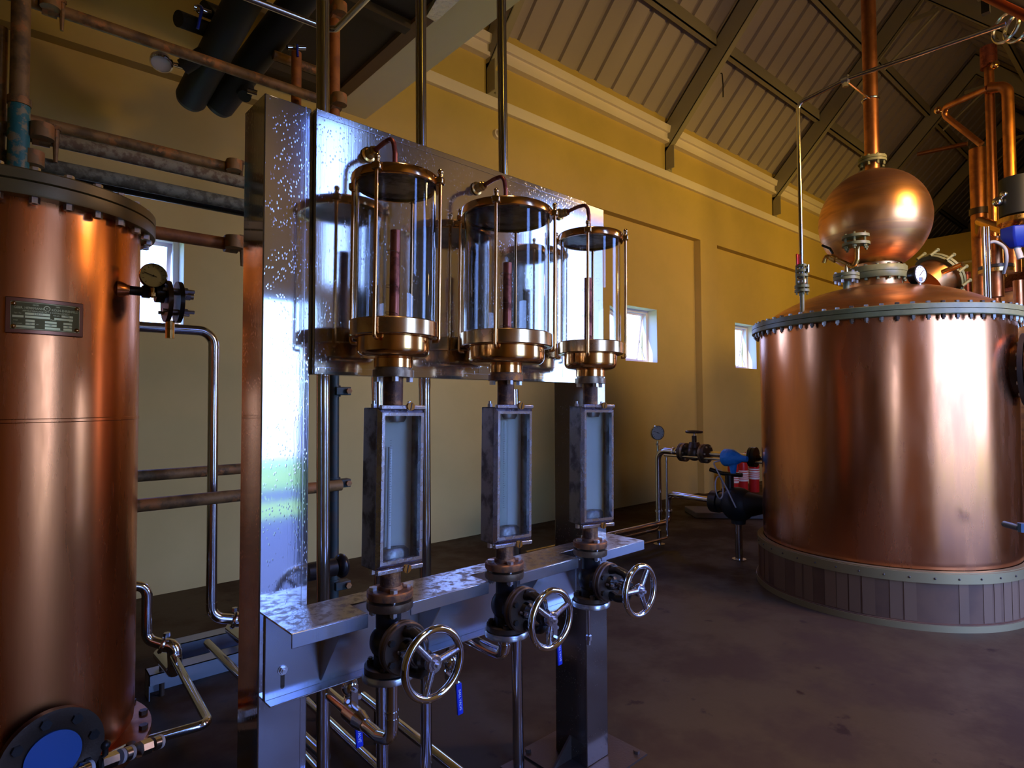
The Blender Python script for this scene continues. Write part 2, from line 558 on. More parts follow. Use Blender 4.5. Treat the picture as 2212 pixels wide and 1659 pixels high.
def text_mb(txt, size, M, depth=0.0006):
    c = bpy.data.curves.new('txt', 'FONT')
    c.body = txt
    c.size = size
    c.extrude = depth
    c.align_x = 'CENTER'
    c.align_y = 'CENTER'
    c.resolution_u = 2
    o = bpy.data.objects.new('txt', c)
    COL.objects.link(o)
    dg = bpy.context.evaluated_depsgraph_get()
    me = bpy.data.meshes.new_from_object(o.evaluated_get(dg))
    vs = [v.co.copy() for v in me.vertices]
    fs = [tuple(p.vertices) for p in me.polygons]
    bpy.data.objects.remove(o)
    bpy.data.meshes.remove(me)
    return vs, fs, M


# ------------------------------------------------------------------ the building
YB, YF = 5.07, -0.5            # back wall face, near wall face
XL, XR = -3.0, 24.0
ZG, ZE = 3.867, 5.11
SL = 1.063                     # roof pitch
RIDGE_Y = 2.6


def roof_z(y):
    return 5.37 + (YB - y) * SL if y >= RIDGE_Y else 5.37 + (y - 0.13) * SL


m = MB().box(XL - 2, XR + 2, -0.75, YB + 0.3, -0.2, 0)
struct('floor', m, 'floor')
m = MB().box(-60, 80, -7.0, -5.6, -0.45, -0.25).box(-60, 80, -15, -8.4, -0.45, -0.25).box(-60, 80, YB + 0.3, 60, -0.45, -0.25)
struct('ground_lawn', m, 'grass')
struct('ground_paving', MB().box(-60, 80, -5.6, -0.75, -0.45, -0.25).box(-60, 80, -8.4, -7.0, -0.45, -0.25), 'asphalt')
struct('ground_gravel', MB().box(-60, 80, -90, -15, -0.45, -0.25), 'gravel')


def wall_with_holes(y0, y1, z1, holes, x0=XL, x1=XR):
    m = MB()
    xs = x0
    for (a, b, c, d) in sorted(holes):
        m.box(xs, a, y0, y1, 0, z1)
        if c > 0:
            m.box(a, b, y0, y1, 0, c)
        m.box(a, b, y0, y1, d, z1)
        xs = b
    m.box(xs, x1, y0, y1, 0, z1)
    return m


WIN = [(0.36, 1.09, 1.95, 2.71), (3.40, 4.12, 1.95, 2.71), (6.43, 7.154, 1.95, 2.712), (9.335, 10.06, 1.95, 2.712)]
m = wall_with_holes(YB, YB + 0.28, 5.5, WIN)
m.box(XL, XR, YB - 0.11, YB, ZG, 5.5)
m.box(8.14, 8.62, YB - 0.11, YB, 0, ZG)
m.box(5.20, 5.68, YB - 0.11, YB, 0, ZG)
struct('wall_back', m, 'wall')
m = wall_with_holes(YF - 0.2, YF, 4.72, [(0.92, 1.62, 0, 2.05), (1.62, 1.95, 2.15, 3.3), (3.55, 5.35, 0, 3.2)])
struct('wall_front', m, 'wall')
for nm, x0, x1 in (('wall_left', XL - 0.2, XL), ('wall_far', XR, XR + 0.2)):
    poly = [(x0, YF - .2, 0), (x0, YB + .28, 0), (x0, YB + .28, 5.4), (x0, RIDGE_Y, 8.0), (x0, YF - .2, 4.65)]
    struct(nm, MB().prism(poly, (x1 - x0, 0, 0)), 'wall')
m = MB().box(17.1, 17.3, YF, YB, 0, 5.3)
struct('wall_right', m, 'wall')
struct('trim_1', MB().box(17.04, 17.1, YF, YB - .11, 4.57, 4.62), 'trim')
# cream rail along the back wall, and the eave trims
struct('trim_2', MB().box(XL, 17.1, YB - 0.16, YB - 0.11, 4.575, 4.695), 'trim', bev=0.004)
m = MB().box(XL, XR, YB - 0.19, YB - 0.11, 5.10, 5.145).box(XL, XR, YB - 0.16, YB - 0.11, 5.145, 5.24)
m.prism([(XL, YB - .20, 5.24), (XL, YB - .11, 5.24), (XL, YB - .11, 5.34), (XL, YB - .22, 5.33)], (XR - XL, 0, 0))
struct('trim_3', m, 'trim')

# roof sheets: trapezoid ribs running up the slope
m = MB()
pitch_ = 0.328
for side in (0, 1):
    if side == 0:
        ya, yb = YB, RIDGE_Y
    else:
        ya, yb = YF - 0.3, RIDGE_Y
    za, zb = roof_z(ya), roof_z(yb)
    prof = []
    x = XL - 0.1
    while x < XR:
        prof += [(x, 0), (x + 0.240, 0), (x + 0.248, 0.065), (x + 0.320, 0.065)]
        x += pitch_
    for i in range(len(prof) - 1):
        (xa, ha), (xb, hb) = prof[i], prof[i + 1]
        m.add([(xa, ya, za + ha), (xb, ya, za + hb), (xb, yb, zb + hb), (xa, yb, zb + ha)], [(0, 1, 2, 3)])
        m.add([(xa, ya, za + .09), (xb, ya, za + .09), (xb, yb, zb + .09), (xa, yb, zb + .09)], [(0, 1, 2, 3)])
struct('ceiling', m, 'sheet', sharp=20)

# portal frames: one rafter pair per bay with brackets on the wall
nrm = Vector((0, -SL, -1)).normalized()
for i in range(-1, 6):
    X = 3.96 + 3.283 * i
    lab = ['behind the beam on the left', 'at the left end beside the cream beam', 'second from the cream beam', 'third, ending above the wall valve pipe',
           'crossing behind the copper neck pipe', 'far away beyond the copper ball', 'farthest at the dark end'][i + 1]
    t = Thing('roof_truss', 'grey painted steel roof truss ' + lab, 'roof truss', (X, YB - .11, 4.7))

    def zb_(y):
        return 4.868 + (5.056 - y) * SL if y > RIDGE_Y else 4.868 + (y - 0.144) * SL
    for s_, (ya, yb, nm) in enumerate(((YB - 0.11, RIDGE_Y, 'rafter'), (YF + 0.01, RIDGE_Y, 'rafter'))):
        poly = [(X, ya, zb_(ya)), (X, yb, zb_(yb)), (X, yb, zb_(yb) + .40), (X, ya, zb_(ya) + .40)]
        q = MB().prism(poly, (0.012, 0, 0))
        q.prism([(X, ya, zb_(ya)), (X, yb, zb_(yb)), (X, yb, zb_(yb) + .02), (X, ya, zb_(ya) + .02)], (0.10, 0, 0))
        q.prism([(X, ya, zb_(ya) + .38), (X, yb, zb_(yb) + .38), (X, yb, zb_(yb) + .40), (X, ya, zb_(ya) + .40)], (0.10, 0, 0))
        t.part('rafter', q, 'steel_paint')
    q = MB().box(X, X + .012, YB - .26, YB - .11, 4.72, 5.05).box(X, X + .15, YB - .125, YB - .11, 4.71, 5.02)
    br = t.part('wall_bracket', q, 'steel_paint')
    for dz in (4.76,):
        for dx in (0.04, 0.11):
            t.part('bolt', MB().hexb((X + dx, YB - .125, dz), (0, -1, 0), .012, .01), 'zinc', parent=br)
    q = MB().box(X + .02, X + .05, RIDGE_Y - .19, RIDGE_Y + .19, 7.19, 7.25)
    q.cyl((X + .04, RIDGE_Y - .19, 7.2), (X + .04, RIDGE_Y + .55, 6.62), .02)
    t.part('ridge_tie', q, 'steel_paint')
k = 0
for j, (Y, Z) in enumerate(((4.16, 5.99), (3.38, 6.80), (1.9, 6.86), (1.0, 5.92))):
    for i in range(0, 6):
        X = 3.96 + 3.283 * i + 0.06
        zz = roof_z(Y) - 0.10
        q = MB()
        q.box(X, X + 3.20, Y - .05, Y - .035, zz - .10, zz + .08).box(X, X + 3.20, Y - .05, Y + .03, zz - .10, zz - .085)
        rw = ['lower left-hand', 'upper left-hand', 'upper right-hand', 'lower right-hand'][j]
        by = ['first', 'second', 'third', 'fourth', 'fifth', 'last'][i]
        solo('roof_purlin', q, 'steel_paint', 'cream steel purlin of the %s row, in the %s roof bay from the beam' % (rw, by), 'purlin',
             'purlins under the roof sheets')

# windows in the back wall
for i, (a, b, c, d) in enumerate(WIN):
    y = YB + 0.16
    q = MB()
    t_ = 0.045
    for (x0, x1, z0, z1) in ((a, a + t_, c, d), (b - t_, b, c, d), (a + t_, b - t_, d - t_, d), (a + t_, b - t_, c, c + t_)):
        q.box(x0, x1, y, y + .06, z0, z1)
    e = bpy.data.objects.new('window_%d' % (i + 1), None)
    COL.objects.link(e)
    e['kind'] = 'structure'
    e['label'] = 'small white-framed window in the yellow wall'
    struct('window_frame', q, 'trim', parent=e)
    # white plastered reveal lining
    q = MB()
    q.box(a - .001, a + .004, YB + .002, y, c, d).box(b - .004, b + .001, YB + .002, y, c, d)
    q.box(a, b, YB + .002, y, d - .004, d + .001).box(a, b, YB + .002, y, c - .001, c + .004)
    struct('window_reveal', q, 'reveal', parent=e)
    # sash tilted open (hung at the top)
    ang = R(9)
    Mx = Matrix.Translation(((a + b) / 2, y + .05, d - t_)) @ Matrix.Rotation(ang, 4, 'X')
    hw, hh = (b - a) / 2 - t_, d - c - 2 * t_
    q = MB()
    for (x0, x1, z0, z1) in ((-hw, -hw + .03, -hh, 0), (hw - .03, hw, -hh, 0), (-hw, hw, -.03, 0), (-hw, hw, -hh, -hh + .03)):
        q.box(x0, x1, 0, .03, z0, z1, Mx)
    sh = struct('window_sash', q, 'trim', parent=e)
    struct('window_pane', MB().box(-hw + .03, hw - .03, .012, .016, -hh + .03, -.03, Mx), 'pane', parent=e)
    struct('stay_arm', MB().cyl((b - t_ - .01, y + .03, c + t_ + .02), Mx @ Vector((hw - .01, .01, -hh * .55)), .005, n=6), 'steel_paint', parent=e)

# cream beam from the wall towards the camera, and the dark deck beside it
kx = 0.78
zg = 1.4 + 3.34 * kx
xg = 2.866 * kx
struct('trim_4', MB().box(xg, 3.26 * kx, -0.4, YB - .11, zg, zg + .35), 'beam')
t = Thing('gantry_deck', 'dark timber-edged gantry deck hanging beside the cream beam', 'deck', (2.2, 3, zg))
t.part('deck_plate', MB().box(1.50, xg - .02, 0.2, YB - .12, zg + .03, zg + .09), 'dark')
t.part('edge_board', MB().box(xg - .10, xg - .002, 0.2, YB - .12, zg, zg + .12), 'brown')
for y in (1.5, 2.5, 3.5, 4.6):
    t.part('joist', MB().box(1.50, xg - .10, y, y + .08, zg - .03, zg + .03), 'dark')
for y in (.5, 2.6, 4.7):
    t.part('hanger', MB().box(1.9, 1.93, y, y + .03, zg + .09, roof_z(y) - .02), 'dark')
pf = [aZ(921, 36, zg - .04), aZ(941, 48, zg - .04), aZ(1004, -10, zg - .04), aZ(960, -30, zg - .04)]
solo('foil_blanket', MB().prism(pf, (0, 0, .035)), 'foil', 'silver crinkled foil insulation patch under the gantry edge', 'insulation')

# ------------------------------------------------------------------ left copper column tank
TX, TY = 0.056, 2.499
t = Thing('copper_column_tank', 'tall copper column tank with bolted lid and nameplate at the left', 'tank', (TX, TY, 0.0))
T0 = Matrix.Translation((TX, TY, 0))
body = t.part('body', MB().lathe([(0, .30), (.30, .30), (.332, .34), (.335, .40), (.335, 1.35), (.337, 1.352), (.337, 1.36), (.335, 1.362), (.335, 1.99), (0, 1.99)], 96, T0), 'copper')
t.part('lower_lid_flange', MB().lathe([(.330, 1.985), (.378, 1.985), (.380, 1.99), (.380, 2.022), (.33, 2.022)], 96, T0), 'tan')
t.part('upper_lid_flange', MB().lathe([(0, 2.025), (.374, 2.025), (.380, 2.028), (.380, 2.055), (.374, 2.060), (0, 2.075)], 96, T0), 'tan')
for k in range(28):
    a = 2 * PI * (k + .3) / 28
    c_ = Vector((TX + .357 * math.cos(a), TY + .357 * math.sin(a), 0))
    q = MB().hexb(c_ + Vector((0, 0, 1.968)), (0, 0, 1), .013, .017).hexb(c_ + Vector((0, 0, 2.058)), (0, 0, 1), .013, .013)
    q.cyl(c_ + Vector((0, 0, 1.968)), c_ + Vector((0, 0, 2.07)), .007, n=8)
    t.part('lid_bolt', q, 'zinc')
t.part('base_flange', MB().lathe([(.30, .275), (.385, .275), (.385, .30), (.30, .30)], 72, T0), 'copper_pipe')
for k in range(4):
    a = 2 * PI * k / 4 + .5
    q = MB().box(-.02, .02, -.02, .02, 0, .28, T0 @ Matrix.Rotation(a, 4, 'Z') @ Matrix.Translation((.35, 0, 0)))
    t.part('leg', q, 'iron')
for k in range(20):
    a = 2 * PI * k / 20
    c_ = Vector((TX + .365 * math.cos(a), TY + .365 * math.sin(a), .30))
    t.part('base_bolt', MB().hexb(c_, (0, 0, 1), .014, .014), 'iron_edge')
# nameplate on the body
pa = math.atan2(aY(100, 685, TY - .32).y - TY, aY(100, 685, TY - .32).x - TX)
best = None
for kk in range(400):          # find the angle on the cylinder seen at column 100 of the photo
    a = -PI + kk * PI / 400
    p = Vector((TX + .335 * math.cos(a), TY + .335 * math.sin(a), 1.67)) - CAM
    uu = 1106 + F_PX * p.dot(rt) / p.dot(fw)
    if p.dot(Vector((math.cos(a), math.sin(a), 0))) < 0 and (best is None or abs(uu - 100) < best[0]):
        best = (abs(uu - 100), a)
pa = best[1]
NPS = .70
NPZ = .79
NP = T0 @ Matrix.Rotation(pa + PI / 2, 4, 'Z') @ Matrix.Translation((0, -.335, 1.652))   # x along plate, -y outwards


def curved(x0, x1, z0, z1, d0, d1, q=None, seg=10, tilt=0.0):
    q = q or MB()
    vs, fs = [], []
    for i in range(seg + 1):
        x = (x0 + (x1 - x0) * i / seg) * NPS
        th = x / .335
        for (d, z) in ((d0, z0), (d1, z0), (d1, z1), (d0, z1)):
            rr = .335 + d
            vs.append(NP @ Vector((rr * math.sin(th), .335 - rr * math.cos(th), z * NPZ)))
    for i in range(seg):
        for k in range(4):
            l = (k + 1) % 4
            fs.append((4 * i + k, 4 * i + l, 4 * i + 4 + l, 4 * i + 4 + k))
    fs += [(0, 1, 2, 3), (4 * seg + 3, 4 * seg + 2, 4 * seg + 1, 4 * seg)]
    return q.add(vs, fs)


pl = t.part('nameplate', curved(-.128, .128, -.064, .064, -.002, .010), 'dark_copper_plate', label='small engraved metal nameplate', bev=.002)
pg = t.part('plate_ground', curved(-.112, .112, -.050, .050, .008, .0105), 'plate', parent=pl)


def curve_text(q, txt, size, cx, cz, sxx=1.0):
    vs, fs, _ = text_mb(txt, size, None)
    out = []
    for v in vs:
        x, z = (cx + v.x * sxx) * NPS, (cz + v.y) * NPZ
        th = x / .335
        rr = .335 + .0112 + v.z * .5
        out.append(NP @ Vector((rr * math.sin(th), .335 - rr * math.cos(th), z)))
    q.add(out, fs)


q = MB()
curve_text(q, 'GEBR. HERRMANN', .0120, -.056, .027, .92)
curve_text(q, 'KÖLN-EHRENFELD', .0120, .061, .027, .92)
curve_text(q, 'GEGR.', .0075, -.035, .039)
curve_text(q, '1892', .0075, .035, .039)
curve_text(q, 'APPARATEBAUANSTALT & KUPFERSCHMIEDE', .0075, 0, .0165)
curve_text(q, 'Fabr. No', .0062, -.090, .0075)
curve_text(q, 'Fabr.jahr', .0062, .031, .0075)
curve_text(q, 'Inhalt', .0062, -.096, -.018)
curve_text(q, 'Betriebsdr.', .0062, -.089, -.029)
curve_text(q, 'atü', .0062, -.030, -.029)
curve_text(q, 'Mantel', .0062, .020, -.009)
curve_text(q, 'Blase', .0062, .080, -.009)
q.torus(NP @ Vector((0, -.0115, .030 * NPZ)), NP.to_3x3() @ Vector((0, 1, 0)), .0098 * NPS, .0010, 24, 6)
curve_text(q, 'H', .010, 0, .030)
for (x0, x1, z0, z1) in ((-.110, .110, .0462, .0475), (-.110, .110, -.0475, -.0462), (-.1115, -.1102, -.047, .047), (.1102, .1115, -.047, .047)):
    curved(x0, x1, z0, z1, .010, .0118, q)
t.part('plate_lettering', q, 'plate_ink', parent=pl)
q = MB()
for (x0, x1, z) in ((-.068, .010, .0075), (.048, .088, .0075), (-.106, -.072, -.004), (-.068, .010, -.004), (.024, .088, -.004), (-.066, -.038, -.018),
                    (-.066, -.038, -.029), (-.006, .032, -.019), (-.006, .032, -.030), (.055, .085, -.019), (.055, .085, -.030), (-.095, -.038, -.0395),
                    (-.006, .044, -.0405), (.055, .085, -.0405)):
    curved(x0, x1, z - .0038, z + .0038, .010, .0114, q, seg=4)
t.part('plate_fields', q, 'plate_ink', parent=pl)
q = MB()
curve_text(q, '2 4 8 1 7', .0075, -.028, .0075)
curve_text(q, '1984', .0075, .068, .0075)
curve_text(q, '1,5', .0068, -.052, -.029)
curve_text(q, '0,4', .0068, .013, -.030)
curve_text(q, '100', .0068, .070, -.030)
q2 = MB()
cN = NP @ Vector((0, .335, 0))
q2.add([v + (Vector((v.x - cN.x, v.y - cN.y, 0)).normalized() * .0006) for v in q.v], q.f)
t.part('plate_digits', q2, 'iron', parent=pl)
for (x, z) in ((-.102, .040), (.102, .040), (-.102, -.040), (.102, -.040)):
    th = x * NPS / .335
    c_ = NP @ Vector((.346 * math.sin(th), .335 - .346 * math.cos(th), z * NPZ))
    t.part('rivet', MB().sphere(c_, .0065, 12), 'copper_new', parent=pl)
# hand-hole with blue cover low on the body
ha = None
for kk in range(400):
    a = -PI + kk * PI / 400
    p = Vector((TX + .38 * math.cos(a), TY + .38 * math.sin(a), .5)) - CAM
    uu = 1106 + F_PX * p.dot(rt) / p.dot(fw)
    if p.dot(Vector((math.cos(a), math.sin(a), 0))) < 0 and (ha is None or abs(uu - 112) < ha[0]):
        ha = (abs(uu - 112), a)
ha = ha[1]
HD = Vector((math.cos(ha), math.sin(ha), 0))
hc = Vector((TX, TY, .425)) + HD * .30
HM = Matrix.Translation(hc) @ HD.to_track_quat('Z', 'Y').to_matrix().to_4x4()
q = MB().lathe([(.07, -.02), (.07, .07), (.125, .07), (.125, .092), (.075, .092), (.066, .086), (.066, .0)], 48, HM)
hh_ = t.part('hand_hole_flange', q, 'iron_edge', label='dark bolted hand-hole flange')
t.part('sight_cover', MB().lathe([(0, .088), (.068, .088), (.068, .094), (0, .096)], 40, HM), 'bluesight', parent=hh_, label='blue round cover')
for k in range(8):
    a = 2 * PI * k / 8 + .2
    t.part('bolt', MB().hexb(HM @ Vector((.098 * math.cos(a), .098 * math.sin(a), .090)), HD, .014, .012), 'iron', parent=hh_)
# side nozzle
na = None
for kk in range(400):
    a = -PI + kk * PI / 400
    p = Vector((TX + .335 * math.cos(a), TY + .335 * math.sin(a), 1.77)) - CAM
    uu = 1106 + F_PX * p.dot(rt) / p.dot(fw)
    if p.dot(Vector((math.cos(a), math.sin(a), 0))) < 0 and (na is None or abs(uu - 262) < na[0]):
        na = (abs(uu - 262), a)
na = na[1]
n0 = Vector((TX + .33 * math.cos(na), TY + .33 * math.sin(na), 0))
n0.z = 1.4 + (869 - 618) / F_PX * (n0 - Vector((0, 0, n0.z))).dot(Vector((fw.x, fw.y, 0)))
ND = Vector((1, 0, 0))
t.part('nozzle', MB().lathe([(.030, -.01), (.024, .01), (.018, .02), (.018, .025)], 20, Matrix.Translation(n0) @ ND.to_track_quat('Z', 'Y').to_matrix().to_4x4()), 'copper')

# gauge and flanged joint fixed to the tank nozzle
g0 = n0 + ND * .05


def gauge(t_, base, face, r, body_m='chrome', dial_rot=0.0, up_=Vector((0, 0, 1))):
    """round dial gauge; base = bottom of stem, face = direction dial looks"""
    face = Vector(face).normalized()
    c = Vector(base) + up_ * (r + .03)
    MM = Matrix.Translation(c) @ face.to_track_quat('Z', 'Y').to_matrix().to_4x4()
    t_.part('gauge_stem', MB().cyl(base, c - up_ * r * .8, .008, n=10).hexb(Vector(base) + up_ * .004, up_, .012, .012), 'brass' if body_m != 'blackplastic' else 'zinc')
    cs = t_.part('gauge_case', MB().lathe([(0, -.018), (r * .9, -.018), (r, -.010), (r, .012), (r * .93, .018), (r * .87, .012)], 36, MM), body_m)
    dl = t_.part('dial', MB().lathe([(0, .0105), (r * .88, .0105), (r * .88, .009)], 36, MM), 'dial')
    q = MB()
    for k in range(11):
        a = R(225 - 27 * k)
        p = Matrix.Rotation(0, 4, 'Z') @ Vector((math.cos(a), math.sin(a), 0))
        q.cyl(MM @ (p * r * .66 + Vector((0, 0, .011))), MM @ (p * r * .8 + Vector((0, 0, .011))), r * .018, n=5)
    t_.part('dial_marks', q, 'iron', parent=dl)
    a = R(160 + dial_rot)
    q = MB().cyl(MM @ Vector((-.25 * r * math.cos(a), -.25 * r * math.sin(a), .012)), MM @ Vector((.7 * r * math.cos(a), .7 * r * math.sin(a), .012)), r * .025, n=5)
    q.lathe([(0, .011), (r * .07, .011), (r * .07, .014), (0, .014)], 12, MM)
    t_.part('needle', q, 'iron', parent=dl)
    t_.part('gauge_glass', MB().lathe([(0, .0165), (r * .9, .0165)], 36, MM), 'gaugepane')


tocam = (CAM - g0).normalized()
t2 = Thing('gauge_fitting', 'black pressure fitting with round dial gauge on the copper tank nozzle', 'pressure gauge', g0)
q = MB().cyl(g0 - ND * .035, g0 + ND * .10, .015).cyl(g0 + ND * .012, g0 + ND * .035, .022, n=6).cyl(g0 + ND * .05, g0 + ND * .075, .032)
t2.part('pipe_body', q, 'iron')
for off in (.078, .112):
    q = MB().lathe([(0, 0), (.070, 0), (.070, .014), (0, .014)], 36, Matrix.Translation(g0 + ND * off + Vector((0, 0, -.025))) @ ND.to_track_quat('Z', 'Y').to_matrix().to_4x4())
    t2.part('flange', q, 'iron_edge' if off < .1 else 'iron')
for k in range(4):
    a = PI / 4 + k * PI / 2
    c_ = g0 + ND * .066 + Vector((0, .050 * math.cos(a), -.025 + .050 * math.sin(a)))
    t2.part('bolt', MB().cyl(c_, c_ + ND * .095, .006, n=8).hexb(c_ + ND * .062, ND, .011, .012), 'zinc')
t2.part('side_cock', MB().cyl(g0 + ND * .12, g0 + ND * .165, .012).hexb(g0 + ND * .14, ND, .018, .014), 'chrome')
gauge(t2, g0 + ND * .040 + Vector((0, -.02, -.020)), Vector((-.1, -1, .0)), .041)
t2.part('branch', MB().cyl(g0 + ND * .095 + Vector((0, 0, -.09)), g0 + ND * .095 + Vector((0, 0, -.150)), .014), 'brass')

# stainless pipe from behind the tank, down to the floor
yp = 3.2
P = [aY(270, 704, yp), aY(462, 716, yp)]
P[0].z = P[1].z = (P[0].z + P[1].z) / 2
x1 = P[1].x
zb = aY(452, 1335, yp).z
q = MB().tube([P[0], (x1, yp, P[0].z), (x1, yp, zb), (x1 + .11, yp - .02, zb - .03)], .0245, 18, .07)
t = Thing('drain_pipe', 'stainless pipe bending down behind the copper tank to the floor clamp', 'pipe', (x1, yp, 0))
t.part('bent_pipe', q, 'steel')
for zz in (P[0].z - .085, zb + .06):
    t.part('weld_collar', MB().cyl((x1, yp, zz), (x1, yp, zz + .012), .0255), 'steel')
t.part('clamp', MB().torus((x1 + .10, yp - .02, zb - .03), (1, -.2, -.35), .032, .011, 24, 8).hexb((x1 + .10, yp - .03, zb + .015), (0, 0, 1), .014, .018), 'steel')
q = MB().tube([(x1 + .10, yp - .02, zb - .03), (x1 + .17, yp - .05, zb - .04), (x1 + .18, yp - .06, zb - .17), (x1 + .18, yp + .3, zb - .18)], .034, 18, .06)
t.part('lower_bend', q, 'chrome')

# short riser with clamp at the tank foot
Yr = 3.12
q0 = aY(318, 1268, Yr)
zb2 = aY(322, 1380, Yr).z
t = Thing('riser_pipe', 'short stainless riser with clamp rising beside the foot of the copper tank', 'pipe', (q0.x, Yr, 0))
t.part('bent_pipe', MB().tube([(q0.x - .09, Yr, q0.z + .03), (q0.x, Yr, q0.z), (q0.x, Yr, zb2), (q0.x + .06, Yr - .03, zb2 - .03)], .022, 16, .05), 'chrome')
t.part('clamp', MB().torus((q0.x + .055, Yr - .03, zb2 - .03), (1, -.2, -.35), .028, .010, 24, 8).hexb((q0.x + .07, Yr - .05, zb2 + .008), (0, 0, 1), .014, .018), 'steel')
t.part('lower_bend', MB().tube([(q0.x + .055, Yr - .03, zb2 - .03), (q0.x + .10, Yr - .05, zb2 - .04), (q0.x + .105, Yr - .06, zb2 - .16), (q0.x + .10, Yr + .25, zb2 - .17)], .030, 16, .05), 'chrome')
t.part('support', MB().cyl((q0.x + .10, Yr + .2, 0), (q0.x + .10, Yr + .2, zb2 - .17), .012), 'iron_edge')

# galvanised channels on the floor
for nm, pa_, pb_, lab in (('floor_channel', (366, 1405), (520, 1352), 'galvanised steel channel lying on the floor, the rear one of the pair'),
                          ('floor_channel', (322, 1460), (520, 1408), 'galvanised steel channel lying on the floor, the front one of the pair')):
    A, B = aZ(*pa_, .12), aZ(*pb_, .12)
    Yc = (A.y + B.y) / 2
    q = MB().box(A.x, B.x + .5, Yc, Yc + .004, .07, .12).box(A.x, B.x + .5, Yc, Yc + .10, .116, .12).box(A.x, A.x + .004, Yc, Yc + .1, 0, .12)
    q.box(A.x, B.x + .5, Yc + .096, Yc + .1, .0, .12).box(B.x + .1, B.x + .13, Yc, Yc + .1, 0, .12)
    solo(nm, q, 'alu', lab, 'steel channel', 'floor channels')

# drain line from the hand-hole to the bent pipe
A = hc + HD * .10 + Vector((0, 0, -.05))
L1 = aZ(300, 1605, .27)
L2 = aZ(452, 1562, .27)
L3 = aZ(356, 1384, .27)
t = Thing('condensate_line', 'stainless pipe with elbows running from the blue sight cover across the floor', 'pipe', (L2.x, L2.y, 0))
t.part('bent_pipe', MB().tube([A - HD * .06, A + HD * .03, L1, L2, L3], .0165, 14, .035), 'chrome')
d12 = (L2 - A - HD * .03).normalized()
for f_, r_, h_ in ((.12, .021, .02), (.22, .024, .05), (.37, .021, .02), (.47, .024, .035), (.56, .021, .02)):
    c_ = (A + HD * .03).lerp(L2, f_)
    t.part('coupling', MB().cyl(c_, c_ + d12 * h_, r_, n=8 if r_ > .022 else 16), 'steel')
for f_ in (.155, .345, .405, .60):
    c_ = (A + HD * .03).lerp(L2, f_)
    t.part('tape_ring', MB().cyl(c_, c_ + d12 * .010, .0215), 'white')
c_ = (A + HD * .03).lerp(L2, .26)
t.part('valve_knob', MB().cyl(c_, c_ + Vector((0, 0, .045)), .008).sphere(c_ + Vector((0, 0, .05)), .014, 12), 'iron')
# second floor pipe running beside it
L4, L5 = aZ(448, 1388, .22), aZ(560, 1500, .22)
t3_ = MB().tube([L4, L5, (L5.x + .02, L5.y - .6, .22)], .018, 14, .03)
solo('floor_pipe', t3_, 'steel', 'dull stainless pipe crossing the channels, passing behind the steel stand foot', 'pipe')

# ------------------------------------------------------------------ scaffolding
def coupler(loc, ax1, m_='scaff_rust', tail=True, label='', r=.0295):
    """swivel coupler: two bands, a block, a wedge bolt"""
    loc = Vector(loc)
    t_ = Thing('scaffold_coupler', label, 'scaffold coupler', loc, group='scaffold couplers')
    t_.part('band', MB().cyl(loc - Vector(ax1) * .028, loc + Vector(ax1) * .028, r + .010, n=16), m_)
    t_.part('band', MB().cyl(loc + Vector((0, -.05, -.028)), loc + Vector((0, -.05, .028)), r + .010, n=16), m_)
    t_.part('block', MB().box(loc.x - .03, loc.x + .03, loc.y - .06, loc.y + .01, loc.z - .022, loc.z + .022), m_, bev=.005)
    if tail:
        t_.part('wedge', MB().cyl(loc + Vector((.045, -.02, .03)), loc + Vector((.045, -.02, -.10)), .013, .007, n=8).hexb(loc + Vector((.045, -.02, .03)), (0, 0, 1), .018, .016), m_)
    return t_


YA, YBk = 3.0, 3.45
rt_ = .0285


def hpole(u0, v0, u1, v1, Y, m_, label, x0=None, x1=None):
    A, B = aY(u0, v0, Y), aY(u1, v1, Y)
    z = (A.z + B.z) / 2
    xa = A.x if x0 is None else x0
    xb = B.x if x1 is None else x1
    return solo('scaffold_tube', MB().cyl((xa, Y, z), (xb, Y, z), rt_, n=20), m_, label, 'scaffold tube', 'scaffold tubes'), z


_, zt1 = hpole(100, 12, 690, 216, YBk, 'scaff_rust', 'rusty scaffold tube crossing below the black lagged pipes', x0=XL, x1=1.47)
_, zt2 = hpole(90, 262, 520, 372, YBk, 'scaff_dark' if 0 else 'scaff_rust', 'brown scaffold tube just above the pale one', x0=XL)
_, zt3 = hpole(90, 290, 520, 398, YA, 'scaff_pale', 'pale lime-spattered scaffold tube above the tank lid', x0=-.6, x1=1.40)
_, zt4 = hpole(60, 352, 520, 440, YA + .01, 'scaff_grey', 'grey-green spattered scaffold tube close over the tank lid', x0=-.6, x1=1.40)
_, zt5 = hpole(300, 410, 520, 455, 3.112, 'scaff_dark', 'dark scaffold tube right under the grey-green one', x0=.25, x1=1.42)
_, zt6 = hpole(310, 498, 510, 530, YA, 'scaff_orange', 'orange scaffold tube over the left window', x0=.40, x1=1.40)
_, zt7 = hpole(303, 1031, 520, 1010, YBk, 'scaff_rust', 'upper of the two low rusty scaffold tubes beside the tank', x0=.3, x1=1.35)
_, zt8 = hpole(303, 1089, 680, 1056, YA, 'scaff_rust', 'lower of the two low rusty scaffold tubes beside the tank', x0=.3, x1=1.40)
